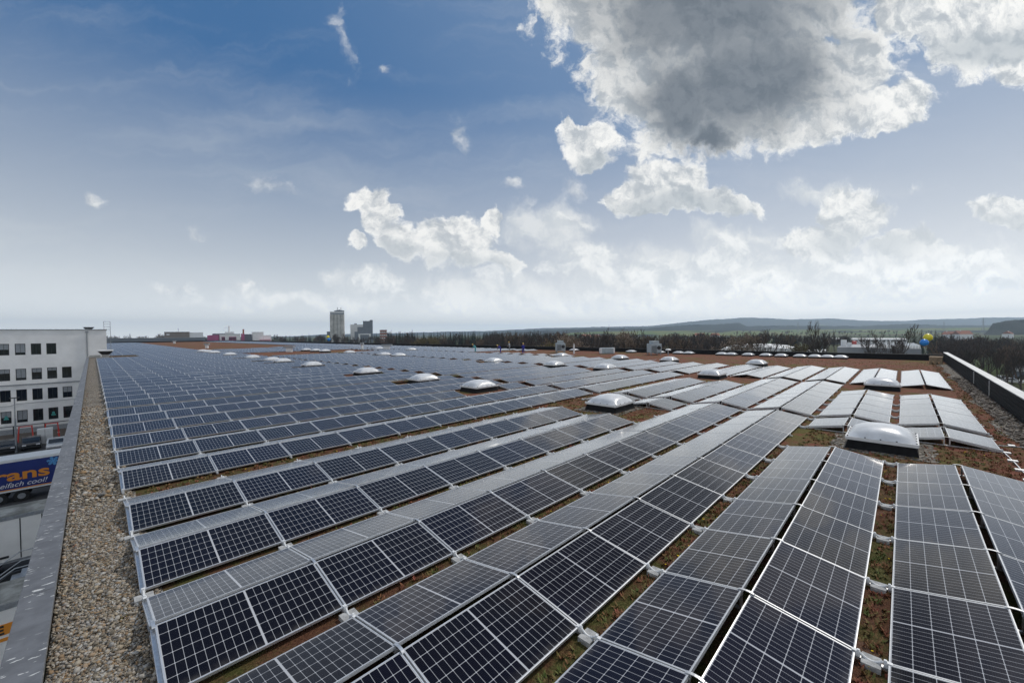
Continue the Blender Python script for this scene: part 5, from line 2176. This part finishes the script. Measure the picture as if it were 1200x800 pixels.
def bare_tree(seed, H=16.0, spread=0.5, levels=5, twig=1.0, rmin=0.022, up=.08):
    rg = random.Random(seed)
    TV, TF, CV, CF = [], [], [], []

    def grow(p, d, L, r, lv):
        n = 3 if lv < 2 else 2
        q = p
        dd = d.copy()
        pts = [(q, r)]
        for i in range(n):
            dd = (dd + Vector((rg.gauss(0, .12), rg.gauss(0, .12), rg.gauss(up, .08)))).normalized()
            q2 = q + dd * (L / n)
            r2 = max(rmin, r * (1 - .38 * (i + 1) / n))
            V, F_ = (TV, TF) if lv == 0 else (CV, CF)
            tube3(V, F_, q, q2, max(rmin, pts[-1][1]), r2, 6 if lv == 0 else 3)
            q = q2
            pts.append((q, r2))
        if lv >= levels:
            return
        nb = rg.randint(3, 4) if lv < levels - 1 else rg.randint(3, 5)
        if lv == 0:
            nb = 7
        for k in range(nb):
            t = rg.uniform(.45, 1.0) if k else 1.0
            j = min(int(t * n), n - 1)
            a, b = pts[j][0], pts[j + 1][0]
            s0 = a.lerp(b, t * n - j if t < 1 else 1.0)
            az = rg.uniform(0, 6.28)
            sp = rg.uniform(.35, 1.0) * spread * 1.5
            side = Vector((math.cos(az), math.sin(az), rg.uniform(-.1, .35)))
            nd = (dd * (1 - sp * .5) + side * sp).normalized()
            grow(s0, nd, L * rg.uniform(.46, .74), max(rmin, pts[j + 1][1] * rg.uniform(.55, .75)), lv + 1)
    grow(Vector((0, 0, 0)), Vector((0, 0, 1)), H * .42, H * .016, 0)
    zmax = max(v[2] for v in CV)
    k = H / zmax
    TV = [(a * k, b * k, c * k) for a, b, c in TV]
    CV = [(a * k, b * k, c * k) for a, b, c in CV]
    return TV, TF, CV, CF


def conifer(seed, H=17.0):
    rg = random.Random(seed)
    TV, TF, CV, CF = [], [], [], []
    tube3(TV, TF, Vector((0, 0, 0)), Vector((0, 0, H * .97)), H * .016, .03, 6)
    z = H * .12
    while z < H * .99:
        t = z / H
        rad = (1 - t) ** .85 * H * .19 * rg.uniform(.75, 1.12)
        nb = int(5 + 8 * (1 - t))
        for k in range(nb):
            a = rg.uniform(0, 6.28)
            L = rad * rg.uniform(.6, 1.1) + .15
            for j in range(4):
                f0 = j / 4 + rg.uniform(-.05, .1)
                c0 = Vector((math.cos(a) * L * f0, math.sin(a) * L * f0, z - L * .32 * f0 + rg.uniform(-.1, .15)))
                wv_ = L * .26 * (1.1 - .6 * f0)
                side = Vector((-math.sin(a), math.cos(a), 0)) * wv_
                tip = c0 + Vector((math.cos(a) * L * .36, math.sin(a) * L * .36, -L * .16))
                i0 = len(CV)
                CV += [tuple(c0 - side), tuple(c0 + side), tuple(tip + side * .3 + Vector((0, 0, .05))), tuple(tip - side * .3)]
                CF.append((i0, i0 + 1, i0 + 2, i0 + 3))
        z += H * .024 * rg.uniform(.8, 1.25)
    return TV, TF, CV, CF


def leafy(seed, H, n, size):
    TV, TF, CV, CF = bare_tree(seed, H, .6, 4)
    rg = random.Random(seed)
    base = [v for v in CV]
    LV, LF = [], []
    for _ in range(n):
        p = Vector(base[rg.randrange(len(base))])
        if p.z < H * .25:
            continue
        p += Vector((rg.gauss(0, .3), rg.gauss(0, .3), rg.gauss(0, .3)))
        a = Vector((rg.gauss(0, 1), rg.gauss(0, 1), rg.gauss(0, 1))).normalized() * size * rg.uniform(.5, 1.2)
        b = a.cross(Vector((rg.gauss(0, 1), rg.gauss(0, 1), rg.gauss(0, 1)))).normalized() * size * rg.uniform(.4, .8)
        i0 = len(LV)
        LV += [tuple(p - a), tuple(p + b), tuple(p + a), tuple(p - b)]
        LF.append((i0, i0 + 1, i0 + 2, i0 + 3))
    return TV, TF, CV, CF, LV, LF


PROTO = {}
for i in range(3):
    TV, TF, CV, CF = bare_tree(11 + i, 16, (.27, .40, .22)[i], 5, rmin=0.022, up=.17)
    PROTO['bare%d' % i] = [('trunk', np_mesh('trunk', TV, TF, M['bark'])), ('crown', np_mesh('crown', CV, CF, M['twig']))]
for i in range(2):
    TV, TF, CV, CF = conifer(31 + i, 17)
    PROTO['conifer%d' % i] = [('trunk', np_mesh('trunk', TV, TF, M['bark'])), ('crown', np_mesh('crown', CV, CF, M['needles']))]
TV, TF, CV, CF, LV, LF = leafy(51, 11, 2600, .16)
PROTO['blossom'] = [('trunk', np_mesh('trunk', TV, TF, M['bark'])), ('crown', np_mesh('crown', CV, CF, M['twig_warm'])), ('blossom', np_mesh('blossom', LV, LF, M['blossom']))]
TV, TF, CV, CF, LV, LF = leafy(53, 9, 3000, .17)
PROTO['olive'] = [('trunk', np_mesh('trunk', TV, TF, M['bark'])), ('crown', np_mesh('crown', CV, CF, M['twig_warm'])), ('leaves', np_mesh('leaves', LV, LF, M['olive']))]
HP = {'bare0': 16, 'bare1': 16, 'bare2': 16, 'conifer0': 17, 'conifer1': 17, 'blossom': 11, 'olive': 9}


def tree(kind, px, depth, pytop, label, name='bare_tree'):
    x, y = far(px, depth)
    h_ = height_at(px, pytop, depth)
    o = empty(name, (x, y, 0), label, 'tree', 'single trees beyond the roof', rz=random.uniform(0, 6.28))
    s_ = h_ / HP[kind]
    o.scale = (s_, s_, s_)
    for nm, me_ in PROTO[kind]:
        link(nm, me_, o)


TREES = [
    ('bare2', 708, 140, 380.5, 'tall slender bare tree between the two ventilation units', 'bare_tree'),
    ('blossom', 729, 120, 387.5, 'budding pinkish tree right of the tall slender bare tree', 'budding_tree'),
    ('bare1', 757, 120, 385, 'wide branching bare tree left of the right ventilation unit', 'bare_tree'),
    ('conifer0', 626, 190, 384.8, 'dark pine rising above the wood right of the workers', 'pine_tree'),
    ('blossom', 663, 105, 391, 'pale budding tree behind the left ventilation unit', 'budding_tree'),
    ('olive', 644, 100, 400, 'small ochre bush left of the left ventilation unit', 'bush'),
    ('bare1', 891, 95, 385, 'spreading bare tree over the white arched roof', 'bare_tree'),
    ('blossom', 872, 100, 391, 'pinkish budding tree left of the spreading bare tree', 'budding_tree'),
    ('bare0', 963, 98, 375.5, 'large dark bare tree reaching above the hills', 'bare_tree'),
    ('olive', 945, 105, 401.5, 'ochre bush left of the large dark bare tree', 'bush'),
    ('bare0', 1044, 92, 379.5, 'tall bare tree before the pointed grey hall', 'bare_tree'),
    ('bare1', 1021, 112, 386, 'round crowned bare tree left of the tall one at grey hall', 'bare_tree'),
    ('conifer1', 1072, 150, 384.5, 'dark pine left of the yellow balloon', 'pine_tree'),
    ('conifer0', 1080, 165, 385, 'dark pine just behind the yellow balloon', 'pine_tree'),
    ('conifer1', 1096, 170, 385.5, 'dark pine just right of the balloons', 'pine_tree'),
    ('conifer0', 1104, 185, 387.5, 'smaller dark pine right of the balloons', 'pine_tree'),
    ('bare0', 1130, 130, 393, 'dense bare tree behind the right parapet corner', 'bare_tree'),
    ('bare1', 1162, 90, 399, 'bare tree left of the grey hall beyond right parapet', 'bare_tree'),
    ('bare2', 1180, 78, 404, 'bare tree in front of grey hall beyond right parapet', 'bare_tree'),
    ('bare0', 1198, 84, 398, 'bare tree at the right picture edge', 'bare_tree'),
    ('olive', 505, 210, 394.5, 'broad ochre tree before the dark conifers', 'bush'),
    ('olive', 495, 200, 395.5, 'left ochre shrub before the dark conifers', 'bush'),
    ('conifer0', 354, 480, 390.5, 'dark conifer left of the silo tower', 'pine_tree'),
    ('conifer1', 362, 470, 389.5, 'taller dark conifer nearest the silo tower on its left', 'pine_tree'),
    ('bare0', 397, 360, 391.5, 'bare tree before the foot of the silo tower', 'bare_tree'),
    ('bare1', 404, 340, 390.5, 'bare tree between silo tower and mill', 'bare_tree'),
    ('bare0', 424, 330, 393.5, 'bare tree before the grey mill tower', 'bare_tree'),
    ('conifer0', 441, 420, 389, 'dark conifer between the mill and the brick tower', 'pine_tree'),
    ('bare2', 606, 170, 387.5, 'thin bare tree behind the two blue workers', 'bare_tree'),
]
for (kd, px, dp, pt, lb, nm) in TREES:
    tree(kd, px, dp, pt, lb, nm)


# woods that read as one mass
def forest(name, label, zones, seed):
    rg = random.Random(seed)
    lib = []
    for i in range(4):
        TV, TF, CV, CF = bare_tree(70 + i, 16, .36, 4, rmin=0.07, up=.14)
        lib.append(('b', np.array(TV + CV), TF + [tuple(j + len(TV) for j in f) for f in CF]))
    for i in range(3):
        TV, TF, CV, CF = conifer(90 + i, 17)
        lib.append(('c', np.array(TV + CV), TF + [tuple(j + len(TV) for j in f) for f in CF]))
    V, F3, F4, m3, m4 = [], [], [], [], []
    nv = 0
    allF, allM = [], []
    for (p0, p1, d0, d1, n, cf, top, jit) in zones:
        for _ in range(n):
            px, dp = rg.uniform(p0, p1), rg.uniform(d0, d1)
            kind = 'c' if rg.random() < cf else 'b'
            t = rg.choice([q for q in lib if q[0] == kind])
            tp = top(px) if callable(top) else top
            h_ = max(5, height_at(px, tp + rg.gauss(jit * .5, jit * 1.1), (d0 + d1) / 2))
            s_ = h_ / (17 if kind == 'c' else 16)
            a = rg.uniform(0, 6.28)
            x, y = far(px, dp)
            P = t[1] * s_
            Q = np.stack([P[:, 0] * math.cos(a) - P[:, 1] * math.sin(a) + x, P[:, 0] * math.sin(a) + P[:, 1] * math.cos(a) + y, P[:, 2]], -1)
            V.append(Q)
            allF.append(np.array(t[2]) + nv)
            allM.append(np.full(len(t[2]), 1 if kind == 'c' else (0 if rg.random() < .8 else 2)))
            nv += len(Q)
    V = np.concatenate(V)
    Fq = np.concatenate(allF)
    me = bpy.data.meshes.new(name)
    me.vertices.add(len(V))
    me.vertices.foreach_set('co', V.ravel())
    me.loops.add(Fq.size)
    me.loops.foreach_set('vertex_index', Fq.ravel())
    me.polygons.add(len(Fq))
    me.polygons.foreach_set('loop_start', np.arange(0, Fq.size, 4))
    for q in ('twig', 'needles', 'twig_warm'):
        me.materials.append(M[q])
    me.polygons.foreach_set('material_index', np.concatenate(allM).astype(np.int32))
    me.update(calc_edges=True)
    o = stuff(link(name, me))
    tag(o, label, 'woodland')


forest('woodland', 'continuous dark wood of bare trees and conifers beyond the far parapet', [
    (452, 640, 300, 360, 120, .95, 388.0, 1.2),
    (440, 640, 230, 290, 60, .12, 394.0, 1.2),
    (570, 720, 180, 260, 75, .10, 389.8, 2.0),
    (700, 850, 170, 260, 85, .10, 392.0, 1.6),
    (780, 935, 200, 320, 70, .35, 391.0, 1.4),
    (930, 1000, 240, 330, 35, .2, 392.5, 1.6),
    (620, 860, 110, 160, 45, .0, 396.0, 2.0),
], 5)
forest('woodland', 'dark leafless wood behind the right parapet', [
    (1088, 1260, 150, 230, 90, .05, lambda p: 394.5 + (p - 1088) * .02, 2.4),
    (1100, 1260, 110, 150, 45, .0, lambda p: 399.0 + (p - 1088) * .03, 3.0),
], 6)
forest('woodland', 'hazy line of distant trees behind the silo and factory', [
    (120, 260, 560, 800, 60, .35, 392.8, 1.0),
    (225, 262, 420, 500, 14, .3, 393.0, 1.0),
    (318, 470, 430, 640, 80, .35, 393.3, 1.4),
], 7)
forest('woodland', 'scattered tree groups on the plain before the fields', [
    (640, 1150, 520, 900, 150, .4, 391.0, 1.2),
    (860, 1100, 1000, 1700, 110, .3, 387.5, 1.0),
], 8)

# ------------------------------------------------------------------ haze
hm = bpy.data.materials.new('haze_air')
hm.use_nodes = True
hg_ = NG(hm.node_tree)
hm.node_tree.nodes.remove(hm.node_tree.nodes['Principled BSDF'])
pv = hg_.n('ShaderNodeVolumePrincipled')
pv.inputs['Color'].default_value = (0.66, 0.83, 1.0, 1)
pv.inputs['Density'].default_value = 1.75e-4
pv.inputs['Anisotropy'].default_value = 0.5
hg_.link(pv.outputs[0], hm.node_tree.nodes['Material Output'].inputs['Volume'])
hz_ = build('haze', MB().box(-7300, 7300, -7300, 7300, -2, 215), hm)
stuff(hz_)
print('modules', len(MODS), 'joints', len(JOINTS), 'objects', len(bpy.data.objects))
